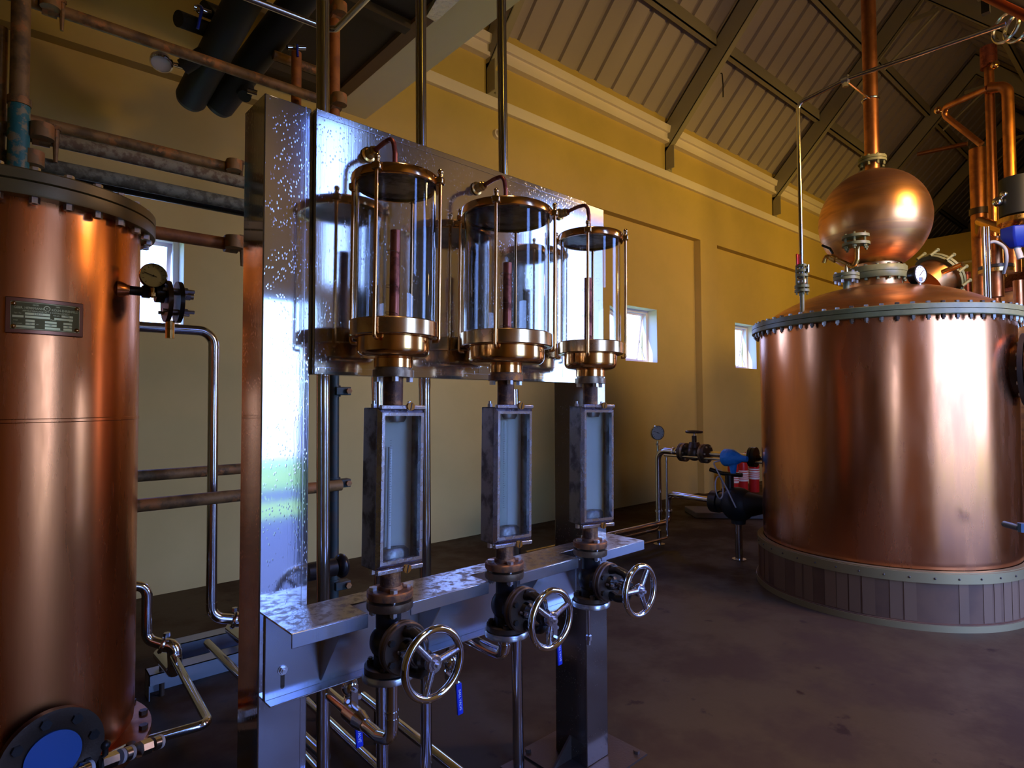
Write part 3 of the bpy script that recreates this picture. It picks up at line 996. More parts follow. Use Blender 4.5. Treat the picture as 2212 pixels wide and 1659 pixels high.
# standards
vA = aY(42, 200, YA - .055)
q = MB().cyl((vA.x, YA - .055, 0), (vA.x, YA - .055, 2.55), rt_ + .006, n=20)
solo('scaffold_tube', q, 'scaff_teal', 'upright scaffold tube in chipped teal paint behind the tank lid', 'scaffold tube', 'scaffold tubes')
q = MB().cyl((vA.x, YA - .055, 2.551), (vA.x, YA - .055, 4.3), rt_ + .002, n=20).cyl((vA.x, YA - .055, 2.551), (vA.x, YA - .055, 2.58), rt_ + .009, n=20)
solo('scaffold_tube', q, 'scaff_rust', 'rusty upright extension tube standing on the teal tube', 'scaffold tube', 'scaffold tubes')
vB = aY(728, 500, 3.02)
q = MB().cyl((vB.x, 3.055, 0), (vB.x, 3.055, 2.25), rt_, n=20)
solo('scaffold_tube', q, 'scaff_dark', 'dark green upright scaffold tube behind the stand, below the panel', 'scaffold tube', 'scaffold tubes')
q = MB().cyl((vB.x, 3.055, 2.251), (vB.x, 3.055, 4.69), rt_, n=20)
solo('scaffold_tube', q, 'scaff_orange', 'orange upright scaffold tube beside the tallest steel pole above the panel', 'scaffold tube', 'scaffold tubes')
q = MB().cyl(aY(4, 60, 3.0), aY(-6, 420, 3.0), .02, n=16)
solo('scaffold_tube', q, 'scaff_rust', 'slanting reddish tube at the left edge of the photo', 'scaffold tube', 'scaffold tubes')
coupler((vA.x + .07, YA - .01, zt3), (1, 0, 0), 'scaff_rust', True, 'rusty coupler joining the teal tube and the pale tube')
coupler((vA.x + .09, YA - .01, zt1 - .40), (1, 0, 0), 'scaff_rust', True, 'rusty coupler at the top of the left upright') if False else None
cA = aY(108, 12, YBk - .02)
coupler((cA.x, YBk, zt1), (1, 0, 0), 'scaff_rust', True, 'rusty coupler at the left end of the top scaffold tube')
cB = aY(68, 360, YA)
coupler((cB.x, YA + .01, zt4), (1, 0, 0), 'scaff_rust', False, 'rusty coupler close above the tank lid')
for (u, Yq, z, lab) in ((512, YBk, zt2, 'coupler at the brown tube just left of the stand'), (514, YA, zt6, 'coupler at the right end of the orange tube')):
    p = aY(u, 400, Yq)
    coupler((p.x - .03, Yq, z), (1, 0, 0), 'scaff_rust', True, 'rusty ' + lab)
for (v, lab) in ((845, 'upper coupler on the dark green upright under the panel'), (1043, 'middle coupler on the dark green upright'), (1262, 'lowest coupler on the dark green upright')):
    z = aY(728, v, 3.05).z
    t_ = Thing('scaffold_coupler', 'dark ' + lab, 'scaffold coupler', (vB.x, 3.055, z), group='scaffold couplers')
    t_.part('band', MB().cyl((vB.x, 3.055, z - .03), (vB.x, 3.055, z + .03), .036, n=16), 'scaff_dark')
    t_.part('block', MB().box(vB.x - .01, vB.x + .075, 3.0, 3.05, z - .022, z + .022), 'scaff_dark', bev=.004)
    t_.part('bolt', MB().cyl((vB.x + .055, 2.99, z), (vB.x + .055, 3.07, z), .009, n=8).hexb((vB.x + .055, 2.98, z), (0, 1, 0), .016, .012), 'scaff_rust')
for (v, lab) in ((228, 'coupler on the orange upright just over the panel'), (35, 'coupler high on the orange upright')):
    z = aY(735, v, 3.05).z
    coupler((vB.x, 3.045, z), (1, 0, 0), 'scaff_rust', False, 'rusty ' + lab)
p = aY(640, 190, 3.6)
q = MB().cyl((p.x, 3.6, p.z - .25), (p.x, 3.6, p.z + .22), .03, n=16)
solo('stub_post', q, 'scaff_orange', 'short yellowish post behind the top rusty scaffold tube', 'post')
p0, p1 = aY(590, 118, 3.7), aY(700, 158, 3.7)
solo('scaffold_tube', MB().cyl(p0, (p1.x, 3.7, p0.z), rt_), 'scaff_rust', 'dim reddish tube in the shade above the top rusty tube', 'scaffold tube', 'scaffold tubes')

# ------------------------------------------------------------------ black lagged pipes at the top left
for i, (a0, a1, lab) in enumerate((((413, 212), (527, 0), 'left-hand one of two thick black lagged pipes under the roof'),
                                   ((474, 226), (646, 0), 'right-hand one of two thick black lagged pipes under the roof'))):
    A = aY(*a0, 4.25)
    B = aY(*a1, 3.45)
    d = (B - A).normalized()
    t = Thing('lagged_pipe', lab, 'pipe', A, group='black lagged pipes')
    t.part('lagging', MB().cyl(A, A + d * ((B - A).length + .12), .092, n=32), 'black')
    t.part('end_cap', MB().lathe([(.092, 0), (.08, -.03), (0, -.035)], 32, Matrix.Translation(A) @ d.to_track_quat('Z', 'Y').to_matrix().to_4x4()), 'black')
    if i == 0:
        c_ = A + d * .45
        t.part('lagged_branch', MB().cyl(c_ + Vector((.0, -.02, .02)), aY(395, 145, 3.95), .045, n=20), 'black')
        G = aY(372, 140, 3.93)
        t5 = Thing('pressure_gauge', 'round steel gauge tilted down from the left black lagged pipe', 'pressure gauge', G)
        g_dir = (aY(350, 133, 3.9) - aY(385, 143, 3.94)).normalized()
        t5.part('stem', MB().cyl(aY(395, 145, 3.95), aY(372, 138, 3.92), .014, n=10), 'steel')
        gc = aY(349, 134, 3.88)
        MM = Matrix.Translation(gc) @ Vector((-.2, -.45, -1)).to_track_quat('Z', 'Y').to_matrix().to_4x4()
        t5.part('case', MB().lathe([(0, -.02), (.055, -.02), (.060, -.01), (.060, .015), (.052, .02), (.05, .012)], 32, MM), 'chrome')
        t5.part('dial', MB().lathe([(0, .013), (.051, .013)], 32, MM), 'dial')
        for (ua, va, ub, vb, rr) in ((385, 40, 470, 72, .045), (440, 18, 530, 55, .045)):
            t.part('lagged_branch', MB().cyl(aY(ua, va, 3.75), aY(ub, vb, 3.85), rr, n=20), 'black')
        Bv = aY(431, 20, 3.7)
        t6 = Thing('ball_valve', 'small ball valve with blue lever on the lagged branch at top left', 'valve', Bv)
        t6.part('body', MB().sphere(Bv, .025, 14).cyl(Bv - Vector((.03, 0, 0)), Bv + Vector((.06, 0, 0)), .016), 'chrome')
        t6.part('lever', MB().tube([Bv + Vector((0, -.03, 0)), Bv + Vector((0, -.05, -.03)), aY(427, 62, 3.66)], .008, 8), 'blue')
    else:
        Bv = aY(638, 102, 3.6)
        t6 = Thing('ball_valve', 'small ball valve with blue lever beside the right black lagged pipe', 'valve', Bv)
        t6.part('body', MB().sphere(Bv, .022, 14).cyl(Bv - Vector((.05, 0, .02)), Bv + Vector((.06, 0, .02)), .014), 'chrome')
        t6.part('lever', MB().tube([Bv + Vector((0, -.03, 0)), aY(643, 122, 3.56)], .007, 8), 'blue')
        Bv = aY(540, 200, 3.9)
        t6 = Thing('drain_cock', 'black drain cock under the right lagged pipe beside the stand top', 'valve', Bv)
        t6.part('body', MB().cyl(aY(528, 208, 3.95), aY(535, 188, 4.0), .04, n=16).cyl(aY(500, 190, 4.1), aY(535, 205, 3.95), .025, n=12), 'black')
        t6.part('spout', MB().cyl(aY(535, 196, 3.9), aY(556, 202, 3.88), .018, n=12), 'chrome')

# thin stainless rail bent at the tallest pole
Yq = 2.25
A, B, C_ = aY(520, -10, Yq), aY(722, 68, Yq), aY(800, -12, Yq - .35)
solo('handrail', MB().tube([A, B, C_], .0125, 12, .04), 'steel', 'thin stainless rail bent in a V high above the panel', 'rail')

# ------------------------------------------------------------------ steel stand
HT = 2.185
t = Thing('steel_stand', 'stainless steel stand with two box columns, back panel and shelf', 'stand', (0, 0, 0), RM)
cl = MB().box(-.603, -.479, 0, .145, .012, HT)
c1 = t.part('column', cl, 'stand', bev=.003)
t.part('seam_strip', MB().box(-.4965, -.4945, -.0012, 0.0, .012, HT), 'steel', parent=c1)
c2 = t.part('column', MB().box(.628, .755, 0, .163, .012, HT), 'stand_dark_reflection', bev=.003, label='box column coloured darker and browner for its dark reflection')
for (x0, x1) in ((-.603, -.479), (.628, .755)):
    q = MB().box(x0 - .12, x1 + .12, -.10, .26, 0, .012)
    bp_ = t.part('base_plate', q, 'iron_edge')
    xm = (x0 + x1) / 2
    t.part('gusset', MB().prism([(x0, .08, .012), (x0 - .10, .08, .012), (x0, .08, .10)], (0, .01, 0)), 'iron_edge', parent=bp_)
    t.part('gusset', MB().prism([(x1, .08, .012), (x1 + .10, .08, .012), (x1, .08, .10)], (0, .01, 0)), 'iron_edge', parent=bp_)
    for (dx, dy) in ((-.09, -.07), (.09 + x1 - x0, -.07), (-.09, .23), (.09 + x1 - x0, .23)):
        t.part('anchor_bolt', MB().hexb((x0 + dx, dy, .012), (0, 0, 1), .012, .012), 'iron_edge', parent=bp_)
q = MB().box(-.476, .622, -.020, -.017, 1.474, 2.181)
q.box(-.476, -.473, -.020, .03, 1.474, 2.181).box(.619, .622, -.020, .03, 1.474, 2.181)
q.box(-.476, .622, -.020, .03, 1.474, 1.477).box(-.476, .622, -.020, .03, 2.178, 2.181)
pn = t.part('back_panel', q, 'panel', bev=.002)
t.part('fold_line', MB().box(-.470, .616, -.0214, -.0200, 1.492, 1.4935), 'steel', parent=pn)
t.part('fold_line', MB().box(-.470, .616, -.0214, -.0200, 2.163, 2.1645), 'steel', parent=pn)
for x in (-.30, .08, .48):
    t.part('fold_bead', MB().box(x, x + .0012, -.0212, -.02, 1.494, 1.55), 'steel', parent=pn)
# shelf beam: channel with lip, cut out at the three pipes
UX = (-.335, .058, .455)
ZS = .875
q = MB()
xs = [-.590] + [v for x in UX for v in (x - .062, x + .062)] + [.772]
q.box(-.590, .745, -.008, 0, .664, ZS)
q.box(-.590, .772, -.075, 0, ZS - .004, ZS)
q.box(-.590, .745, -.045, -.008, .664, .668)
for a, b in zip(xs[::2], xs[1::2]):
    q.box(a, b, -.166, -.075, ZS - .004, ZS)
    q.box(a, b, -.168, -.164, ZS - .034, ZS)
sh = t.part('shelf_beam', q, 'stand_plain', bev=.0015)
q = MB()
for a, b in zip(xs[::2], xs[1::2]):
    q.box(a + .001, b - .001, -.1645, -.0745, ZS, ZS + .0006)
q.box(-.589, .771, -.0745, -.001, ZS, ZS + .0006)
t.part('shelf_top', q, 'shelf', parent=sh, label='stained shelf top')
for x in (-.448, -.14, .25, .56):
    t.part('gusset', MB().prism([(x, -.010, ZS - .005), (x, -.150, ZS - .005), (x, -.010, .675)], (.004, 0, 0)), 'stand_plain', parent=sh)
q = MB().hexb((-.546, -.0085, .731), (0, -1, 0), .0095, .008).cyl((-.546, -.008, .731), (-.546, -.020, .731), .0055, n=12).cyl((-.546, -.0085, .731), (-.546, -.0105, .731), .012, n=20)
t.part('adjusting_bolt', q, 'zinc', parent=sh)
q = MB().box(-.551, -.541, -.0088, -.008, .690, .722).cyl((-.546, -.0080, .690), (-.546, -.0088, .690), .005, n=16).cyl((-.546, -.0080, .722), (-.546, -.0088, .722), .005, n=16)
t.part('slot', q, 'iron_edge', parent=sh)
t.part('column_bolt', MB().hexb((.628, .05, 1.28), (-1, 0, 0), .006, .006), 'zinc', parent=c2)

# ------------------------------------------------------------------ three spirit glasses
UN = [(UX[0], .105, .093, 'left glass spirit vessel in a copper cage, first on the stand'),
      (UX[1], .132, .117, 'widest glass spirit vessel in a copper cage, middle of the stand'),
      (UX[2], .105, .091, 'right glass spirit vessel in a copper cage, nearest the still')]
YU = -.167


def vessel(ux, rg, rb, label, idx):
    fr = RM @ Matrix.Translation((ux, YU, .877)) @ Matrix.Rotation(R(.72), 4, 'Y') @ Matrix.Translation((-ux, -YU, -.877))
    t = Thing('spirit_glass', label, 'spirit glass', (ux, YU, .877), fr, 'spirit glasses on the steel stand')
    V = Matrix.Translation((ux, YU, 0))
    # glass cylinder
    t.part('glass_cylinder', MB().lathe([(rg, 1.600), (rg, 1.973), (rg - .005, 1.973), (rg - .005, 1.600)], 64, V, closed=True), 'glass')
    # lid
    lid = t.part('lid', MB().lathe([(0, 1.968), (rg - .0055, 1.968), (rg - .0055, 1.974), (rg + .002, 1.974), (rg + .002, 1.979), (0, 1.981)], 64, V), 'box', label='dull metal lid')
    ring = t.part('top_ring', MB().lathe([(rg + .0006, 1.9625), (rg + .008, 1.9625), (rg + .010, 1.965), (rg + .010, 1.984), (rg + .007, 1.988), (rg + .0006, 1.988)], 64, V, closed=True), 'copper_new')
    rr = rg + .0165
    for k, ad in enumerate((216, 306, 36, 126)):
        a = R(ad)
        d = Vector((math.cos(a), math.sin(a), 0))
        c = Vector((ux, YU, 0)) + d * rr
        Ml = Matrix.Translation((ux, YU, 0)) @ Matrix.Rotation(a, 4, 'Z')
        q = MB().box(rg + .004, rg + .026, -.012, .012, 1.964, 1.984, Ml)
        t.part('lug', q, 'bronze', parent=ring, bev=.004)
        rod = t.part('tie_rod', MB().tube([c + Vector((0, 0, 1.990)), c + Vector((0, 0, 1.556)), c - d * .016 + Vector((0, 0, 1.556))], .0048, 12, .009), 'copper_new')
        t.part('cap_nut', MB().sphere(c + Vector((0, 0, 1.998)), .0085, 12).cyl(c + Vector((0, 0, 1.984)), c + Vector((0, 0, 1.994)), .0062, n=10), 'bronze', parent=rod)
    # lower band and bowl
    t.part('lower_band', MB().lathe([(rg - .006, 1.567), (rg + .006, 1.567), (rg + .009, 1.570), (rg + .009, 1.606), (rg + .006, 1.609), (rg + .0006, 1.609), (rg + .0006, 1.598), (rg - .006, 1.598)], 64, V, closed=True), 'bronze')
    prof = [(rb, 1.5665), (rb, 1.535)]
    for k in range(1, 7):
        a = k * PI / 12
        prof.append((rb - .022 + .022 * math.cos(a), 1.535 - .020 * math.sin(a)))
    prof += [(.050, 1.512), (.050, 1.490), (0, 1.490)]
    t.part('bowl', MB().lathe([(0, 1.5665)] + prof, 64, V), 'copper_new')
    t.part('bowl_floor', MB().lathe([(0, 1.600), (rg - .007, 1.600), (rg - .007, 1.567), (0, 1.567)], 48, V), 'copper_old')
    # inner copper overflow tube with slit and wire rings
    hin = (1.850, 1.828, 1.835)[idx]
    xo = (0.0, .004, -.012)[idx]
    Vi = Matrix.Translation((ux + xo, YU, 0))
    n_ = 20
    vs, fs = [], []
    for z in (1.600, hin):
        for i in range(n_ + 1):
            a = R(-20) + (2 * PI - .45) * i / n_
            for r_ in (.0135, .0115):
                vs.append(Vi @ Vector((r_ * math.cos(a), r_ * math.sin(a), z)))
    w_ = 2 * (n_ + 1)
    for i in range(n_):
        for s in (0, 1):
            fs.append((2 * i + s, 2 * i + 2 + s, w_ + 2 * i + 2 + s, w_ + 2 * i + s))
        fs.append((w_ + 2 * i, w_ + 2 * i + 2, w_ + 2 * i + 3, w_ + 2 * i + 1))
    it = t.part('overflow_tube', MB().add(vs, fs), 'copper_old', label='dull red copper tube inside the glass')
    q = MB()
    for z in (1.63, 1.70, 1.79):
        if z < hin - .03:
            q.torus((ux + xo - .012, YU - .004, z), (0.1, 0, 1), .017, .0007, 20, 5)
    t.part('wire_loops', q, 'steel', parent=it)
    # swan-neck inlet from the panel
    zi = 2.098
    yi = -.0225
    ft = MB().lathe([(.021, 0), (.021, .004), (.015, .006), (.013, .016), (.015, .018), (.015, .030), (.012, .033), (.012, .040), (.008, .044)], 28,
                    Matrix.Translation((ux - .004, yi, zi)) @ Matrix.Rotation(PI / 2, 4, 'X'))
    t.part('brass_fitting', ft, 'brass')
    t.part('swan_neck', MB().tube([(ux - .004, yi - .035, zi), (ux - .004, yi - .085, zi + .006), (ux - .004, YU + .012, zi + .005), (ux - .002, YU + .005, zi - .04), (ux - .002, YU + .005, 1.98)], .0066, 14, .03), 'copper_old')
    # neck flange and rusty pipe
    t.part('neck_flange', MB().lathe([(0, 1.4895), (.047, 1.4895), (.047, 1.4835), (.053, 1.4835), (.053, 1.4655), (0, 1.4655)], 40, V), 'flange_dull' if idx != 1 else 'rust_flange')
    for k in range(4):
        a = R(45 + 20 + 90 * k)
        c = Vector((ux + .042 * math.cos(a), YU + .042 * math.sin(a), 0))
        t.part('neck_bolt', MB().hexb(c + Vector((0, 0, 1.4535)), (0, 0, 1), .0095, .012).cyl(c + Vector((0, 0, 1.454)), c + Vector((0, 0, 1.488)), .005, n=8), 'zinc')
    t.part('upper_pipe', MB().cyl((ux, YU, 1.386), (ux, YU, 1.468), .0255, n=28), 'rust')
    t.part('lower_pipe', MB().cyl((ux, YU, .925), (ux, YU, .99), .0265, n=28), 'rust')
    # gauge housing: box with projecting window frame
    phi = R((0, 8, 14)[idx])
    HR = Matrix.Translation((ux, YU, 0)) @ Matrix.Rotation(-phi, 4, 'Z') @ Matrix.Translation((-ux, -YU, 0))

    def hp(name, mb, m, **kw):
        mb.v = [HR @ Vector(v) for v in mb.v]
        return t.part(name, mb, m, **kw)
    x0, x1 = ux - .070, ux + .070
    yb, yf = YU + .026, YU - .040
    z0, z1 = .988, 1.386
    q = MB()
    q.box(x0, x0 + .006, yf, yb, z0, z1).box(x1 - .006, x1, yf, yb, z0, z1).box(x0, x1, yf, yb, z0, z0 + .006).box(x0, x1, yf, yb, z1 - .006, z1)
    hs = hp('gauge_housing', q, 'box', bev=.003, label='dark cast gauge housing')
    hp('back_glass', MB().box(x0 + .006, x1 - .006, YU + .008, YU + .011, z0 + .006, z1 - .006), 'box_back', parent=hs, label='frosted pale back plate')
    # bevelled frame on the front
    q = MB()
    yo = yf - .012
    oi = [(x0 + .002, z0 + .002), (x1 - .002, z0 + .002), (x1 - .002, z1 - .002), (x0 + .002, z1 - .002)]
    ot = [(x0 + .009, z0 + .012), (x1 - .009, z0 + .012), (x1 - .009, z1 - .012), (x0 + .009, z1 - .012)]
    inn = [(x0 + .017, z0 + .020), (x1 - .017, z0 + .020), (x1 - .017, z1 - .020), (x0 + .017, z1 - .020)]
    vs = [(x, yf, z) for x, z in oi] + [(x, yo, z) for x, z in ot] + [(x, yo, z) for x, z in inn] + [(x, yf + .002, z) for x, z in inn]
    fs = []
    for a in (0, 4, 8):
        for k in range(4):
            l = (k + 1) % 4
            fs.append((a + k, a + l, a + 4 + l, a + 4 + k))
    q.add(vs, fs)
    fm = hp('window_frame', q, 'box_frame', parent=hs, sharp=25)
    hp('rail', MB().box(x0 + .004, x1 - .006, yf - .016, yf - .002, z1 - .004, z1 + .007), 'box_frame', parent=hs, bev=.002)
    hp('rail', MB().box(x0 - .0, x1 - .008, yf - .016, yf - .002, z0 - .010, z0 + .002), 'box_frame', parent=hs, bev=.002)
    hp('front_glass', MB().box(x0 + .016, x1 - .016, yf + .001, yf + .003, z0 + .019, z1 - .019), 'gaugepane', parent=hs)
    for (zz, xx) in ((z1 + .004, ux + .016), (z0 - .004, ux + .012)):
        q = MB().cyl((xx, yf - .014, zz), (xx, yf - .022, zz), .0105, n=24)
        sc = hp('clamp_screw', q, 'brass', parent=hs)
        hp('screw_slot', MB().box(-.0012, .0012, -.0006, .0004, -.0095, .0095, Matrix.Translation((xx, yf - .0222, zz)) @ Matrix.Rotation(R(12), 4, 'Y')), 'iron', parent=hs)
    for xx in (x0 + .020, x1 - .014):
        hp('housing_bolt', MB().hexb((xx, YU + .01, z1), (0, 0, 1), .008, .010).cyl((xx, YU + .01, z1), (xx, YU + .01, z1 + .018), .0045, n=10), 'zinc', parent=hs)
    hp('housing_bolt', MB().hexb((x0 + .014, YU - .005, z0 - .016), (0, 0, 1), .008, .016), 'zinc', parent=hs)
    # inside: seat, hydrometer tube, scale
    hp('seat', MB().lathe([(0, z0 + .006), (.038, z0 + .006), (.038, z0 + .034), (.030, z0 + .042), (0, z0 + .042)], 28, Matrix.Translation((ux, YU - .012, 0)) @ Matrix.Diagonal((1.15, .55, 1, 1))), 'box', parent=hs)
    hp('top_seat', MB().lathe([(0, z1 - .006), (.026, z1 - .006), (.026, z1 - .026), (.020, z1 - .036), (0, z1 - .036)], 28, Matrix.Translation((ux + .01, YU - .006, 0)) @ Matrix.Diagonal((1, .55, 1, 1))), 'box', parent=hs)
    if idx < 2:
        xh = ux - .014
        hy = hp('hydrometer', MB().cyl((xh, YU - .012, z0 + .04), (xh, YU - .012, z1 - (.10 if idx == 0 else .04)), .0055 if idx == 0 else .013, n=20, caps=True), 'gaugepane' if idx else 'white', parent=hs)
        q = MB()
        for k in range(34):
            z = z0 + .10 + k * .0065
            q.box(xh - (.003 if idx == 0 else .010), xh - (.003 if idx == 0 else .010) + (.006 if k % 5 == 0 else .0035), YU - .0258 if idx else YU - .0182, YU - .0253 if idx else YU - .0176, z, z + .0007)
        hp('scale_marks', q, 'iron', parent=hs)
    # foot flange pair with bolts
    Vf = Matrix.Translation((ux, YU, 0))
    t.part('upper_flange', MB().lathe([(0, .904), (.057, .904), (.0585, .907), (.0585, .921), (.056, .924), (.032, .925), (.029, .934), (0, .934)], 48, Vf), 'rust_flange')
    t.part('lower_flange', MB().lathe([(0, .877), (.057, .877), (.0585, .880), (.0585, .897), (.040, .899), (.040, .904), (0, .904)], 48, Vf), 'flange_dull')
    for k in range(4):
        a = R(250 + 90 * k)
        c = Vector((ux + .0435 * math.cos(a), YU + .0435 * math.sin(a), 0))
        t.part('flange_bolt', MB().hexb(c + Vector((0, 0, .924)), (0, 0, 1), .0105, .0085).cyl(c + Vector((0, 0, .862)), c + Vector((0, 0, .926)), .0055, n=10).hexb(c + Vector((0, 0, .866)), (0, 0, 1), .010, .010), 'zinc')
    return t


for i, (a, b, c, d) in enumerate(UN):
    vessel(a, b, c, d, i)


# ------------------------------------------------------------------ three globe valves with handwheels
def globe_valve(vx, label, rotw, yw):
    t = Thing('globe_valve', label, 'valve', (vx, YU, .70), RM, 'handwheel valves under the shelf')
    V = Matrix.Translation((vx, YU, 0))
    t.part('inlet_neck', MB().cyl((vx, YU, .79), (vx, YU, .877), .032, n=24), 'iron')
    t.part('body', MB().sphere((vx, YU - .005, .795), .050, 28, (1.0, 1.0, .95)).cyl((vx, YU, .795), (vx, YU - .07, .795), .044, n=28).cyl((vx, YU, .72), (vx, YU, .80), .037, n=24), 'iron')
    t.part('outlet_flange', MB().lathe([(0, .738), (.060, .738), (.060, .724), (0, .724)], 44, V), 'iron_edge')
    t.part('counter_flange', MB().lathe([(0, .722), (.064, .722), (.066, .719), (.066, .706), (.045, .704), (0, .704)], 44, V), 'stand_plain', label='bluish steel counter flange')
    for k in range(4):
        a = R(45 + 90 * k)
        c = Vector((vx + .046 * math.cos(a), YU + .046 * math.sin(a), 0))
        t.part('bolt', MB().hexb(c + Vector((0, 0, .737)), (0, 0, 1), .010, .010).cyl(c + Vector((0, 0, .700)), c + Vector((0, 0, .752)), .0055, n=8), 'iron_edge')
    B = Matrix.Translation((vx, YU, .798)) @ Matrix.Rotation(PI / 2, 4, 'X')      # local z -> -y
    fl = t.part('bonnet_flange', MB().lathe([(0, .058), (.062, .058), (.064, .060), (.064, .068), (.062, .070), (.060, .072), (.0635, .074), (.0635, .082), (.060, .085), (0, .085)], 44, B), 'iron_edge')
    for k in range(6):
        a = R(30 + 60 * k)
        t.part('bonnet_bolt', MB().hexb(B @ Vector((.051 * math.cos(a), .051 * math.sin(a), .084)), (0, -1, 0), .0085, .009), 'iron', parent=fl)
    # yoke: two arms joined at a boss
    q = MB()
    for sgn in (-1, 1):
        q.tube([B @ Vector((.0, sgn * .040, .083)), B @ Vector((0, sgn * .047, .110)), B @ Vector((0, sgn * .040, .148)), B @ Vector((0, sgn * .018, .158))], .0125, 10, .02)
        q.tube([B @ Vector((.010, sgn * .040, .083)), B @ Vector((.008, sgn * .047, .110)), B @ Vector((.008, sgn * .040, .148)), B @ Vector((0, sgn * .018, .158))], .0115, 10, .02)
    q.lathe([(0, .143), (.020, .143), (.022, .15), (.022, .163), (.016, .168), (0, .168)], 24, B)
    yk = t.part('yoke', q, 'iron')
    q = MB().lathe([(0, .085), (.024, .085), (.022, .100), (.015, .106), (.0, .106)], 24, B)
    q.box(-.034, .034, -.010, .010, .106, .112, B)
    gl = t.part('gland', q, 'iron', parent=yk)
    for sgn in (-1, 1):
        c = B @ Vector((sgn * .027, 0, .090))
        t.part('gland_bolt', MB().cyl(c, c + Vector((0, -.032, 0)), .004, n=8).hexb(c + Vector((0, -.022, 0)), (0, -1, 0), .008, .008), 'zinc', parent=yk)
    zw = YU - yw
    t.part('stem', MB().lathe([(0, .10), (.0075, .10), (.0075, zw + .012), (0, zw + .012)], 16, B), 'steel')
    # handwheel
    cw = B @ Vector((0, 0, zw))
    rim = t.part('handwheel_rim', MB().torus(cw, (0, -1, 0), .077, .0092, 64, 16, 1.05), 'chrome')
    t.part('hub', MB().lathe([(0, zw - .014), (.016, zw - .014), (.021, zw - .006), (.021, zw + .005), (.018, zw + .008), (0, zw + .008)], 28, B), 'box_frame', parent=rim)
    for k in range(3):
        a = R(rotw + 120 * k)
        d = Vector((math.cos(a), math.sin(a), 0))
        t.part('spoke', MB().cyl(B @ (d * .014 + Vector((0, 0, zw))), B @ (d * .075 + Vector((0, 0, zw))), .0085, .0075, n=14), 'box_frame', parent=rim)
    t.part('wheel_nut', MB().hexb(B @ Vector((0, 0, zw + .008)), (0, -1, 0), .010, .006).cyl(B @ Vector((0, 0, zw + .008)), B @ Vector((0, 0, zw + .022)), .005, n=12), 'zinc', parent=rim)
    return t


globe_valve(UX[0] - .004, 'black valve with large steel handwheel under the left spirit vessel', 12, -.365)
globe_valve(UX[1] + .008, 'black valve with steel handwheel under the middle spirit vessel', 22, -.352)
globe_valve(UX[2] + .003, 'black valve with steel handwheel under the right spirit vessel', 55, -.370)


# ------------------------------------------------------------------ stainless pipework around the stand
YP = 1.75


def vpipe(u0, v0, u1, v1, label, r=.0195, z0=None, z1=None, extra=None):
    A, B = aY(u0, v0, YP), aY(u1, v1, YP)
    if z1 is not None:
        d = (A - B) / (A.z - B.z)
        A = B + d * (z1 - B.z)
    if z0 is not None:
        d = (A - B) / (A.z - B.z)
        B = B + d * (z0 - B.z)
    t_ = Thing('steel_pipe', label, 'pipe', B, group='upright stainless pipes behind the stand')
    t_.part('pipe_run', MB().cyl(B, A, r, n=24), 'steel')
    return t_, A, B


t_, A, B = vpipe(697, 0, 698, 1290, 'tallest upright stainless pipe, behind the left edge of the panel', .0195, .12, 4.76)
t_, A, B = vpipe(909, 0, 910, 300, 'upright stainless pipe rising above the middle of the panel', .0185, 1.9, 4.75)
t_.part('hidden_bend', MB().tube([B + Vector((0, 0, .01)), B + Vector((0, 0, -.2)), B + Vector((.0, .1, -.25))], .0185, 14, .04), 'steel')
t_, A, B = vpipe(1083, 0, 1087, 340, 'upright stainless pipe rising above the right part of the panel', .0185, 1.9, 5.9)
t_.part('hidden_bend', MB().tube([B + Vector((0, 0, .01)), B + Vector((0, 0, -.2)), B + Vector((.0, .1, -.25))], .0185, 14, .04), 'steel')
t_, A, B = vpipe(917, 835, 921, 1650, 'upright stainless pipe below the panel, right of the left gauge housing', .0195, .0, None)
t_.part('elbow', MB().tube([A, A + Vector((0, 0, .05)), A + Vector((.05, .04, .09))], .021, 18, .03).cyl(A - Vector((0, 0, .006)), A + Vector((0, 0, .006)), .0205), 'steel')
t_, A, B = vpipe(816, 835, 822, 1290, 'upright stainless pipe hidden behind the left gauge housing', .0195, .0, None)
t_.part('elbow', MB().tube([A, A + Vector((0, 0, .05)), A + Vector((-.05, .04, .09))], .021, 18, .03).cyl(A - Vector((0, 0, .006)), A + Vector((0, 0, .006)), .0205), 'steel')
t_, A, B = vpipe(1113, 1165, 1120, 1640, 'upright stainless pipe behind the middle valve, on a floor plate', .0215, .006, 1.45)
t_.part('floor_plate', MB().box(B.x - .05, B.x + .05, B.y - .05, B.y + .05, 0, .006), 'iron_edge')

# outlets of the three valves
def W(x, y, z):
    return RM @ Vector((x, y, z))


o1 = W(UX[0] + .006, YU, .702)
t = Thing('outlet_pipe', 'stainless outlet pipe with tee under the left handwheel valve', 'pipe', (o1.x, o1.y, .3), group='valve outlet pipes')
t.part('pipe_run', MB().tube([o1, (o1.x, o1.y, .545), (o1.x - .005, o1.y + .06, .53), (o1.x - .005, o1.y + .55, .53)], .0165, 16, .035), 'chrome')
t.part('weld_ring', MB().cyl((o1.x, o1.y, .612), (o1.x, o1.y, .618), .0185).cyl((o1.x, o1.y, .585), (o1.x, o1.y, .600), .0180), 'steel')
q = MB().cyl((o1.x - .005, o1.y + .17, .53), (o1.x - .005, o1.y + .23, .53), .026, n=20).cyl((o1.x - .005, o1.y + .13, .53), (o1.x - .005, o1.y + .17, .53), .0185, .026)
t.part('reducer', q, 'steel')
o2 = W(UX[1], YU, .702)
t = Thing('outlet_pipe', 'stainless outlet pipe with elbow under the middle handwheel valve', 'pipe', (o2.x, o2.y, .3), group='valve outlet pipes')
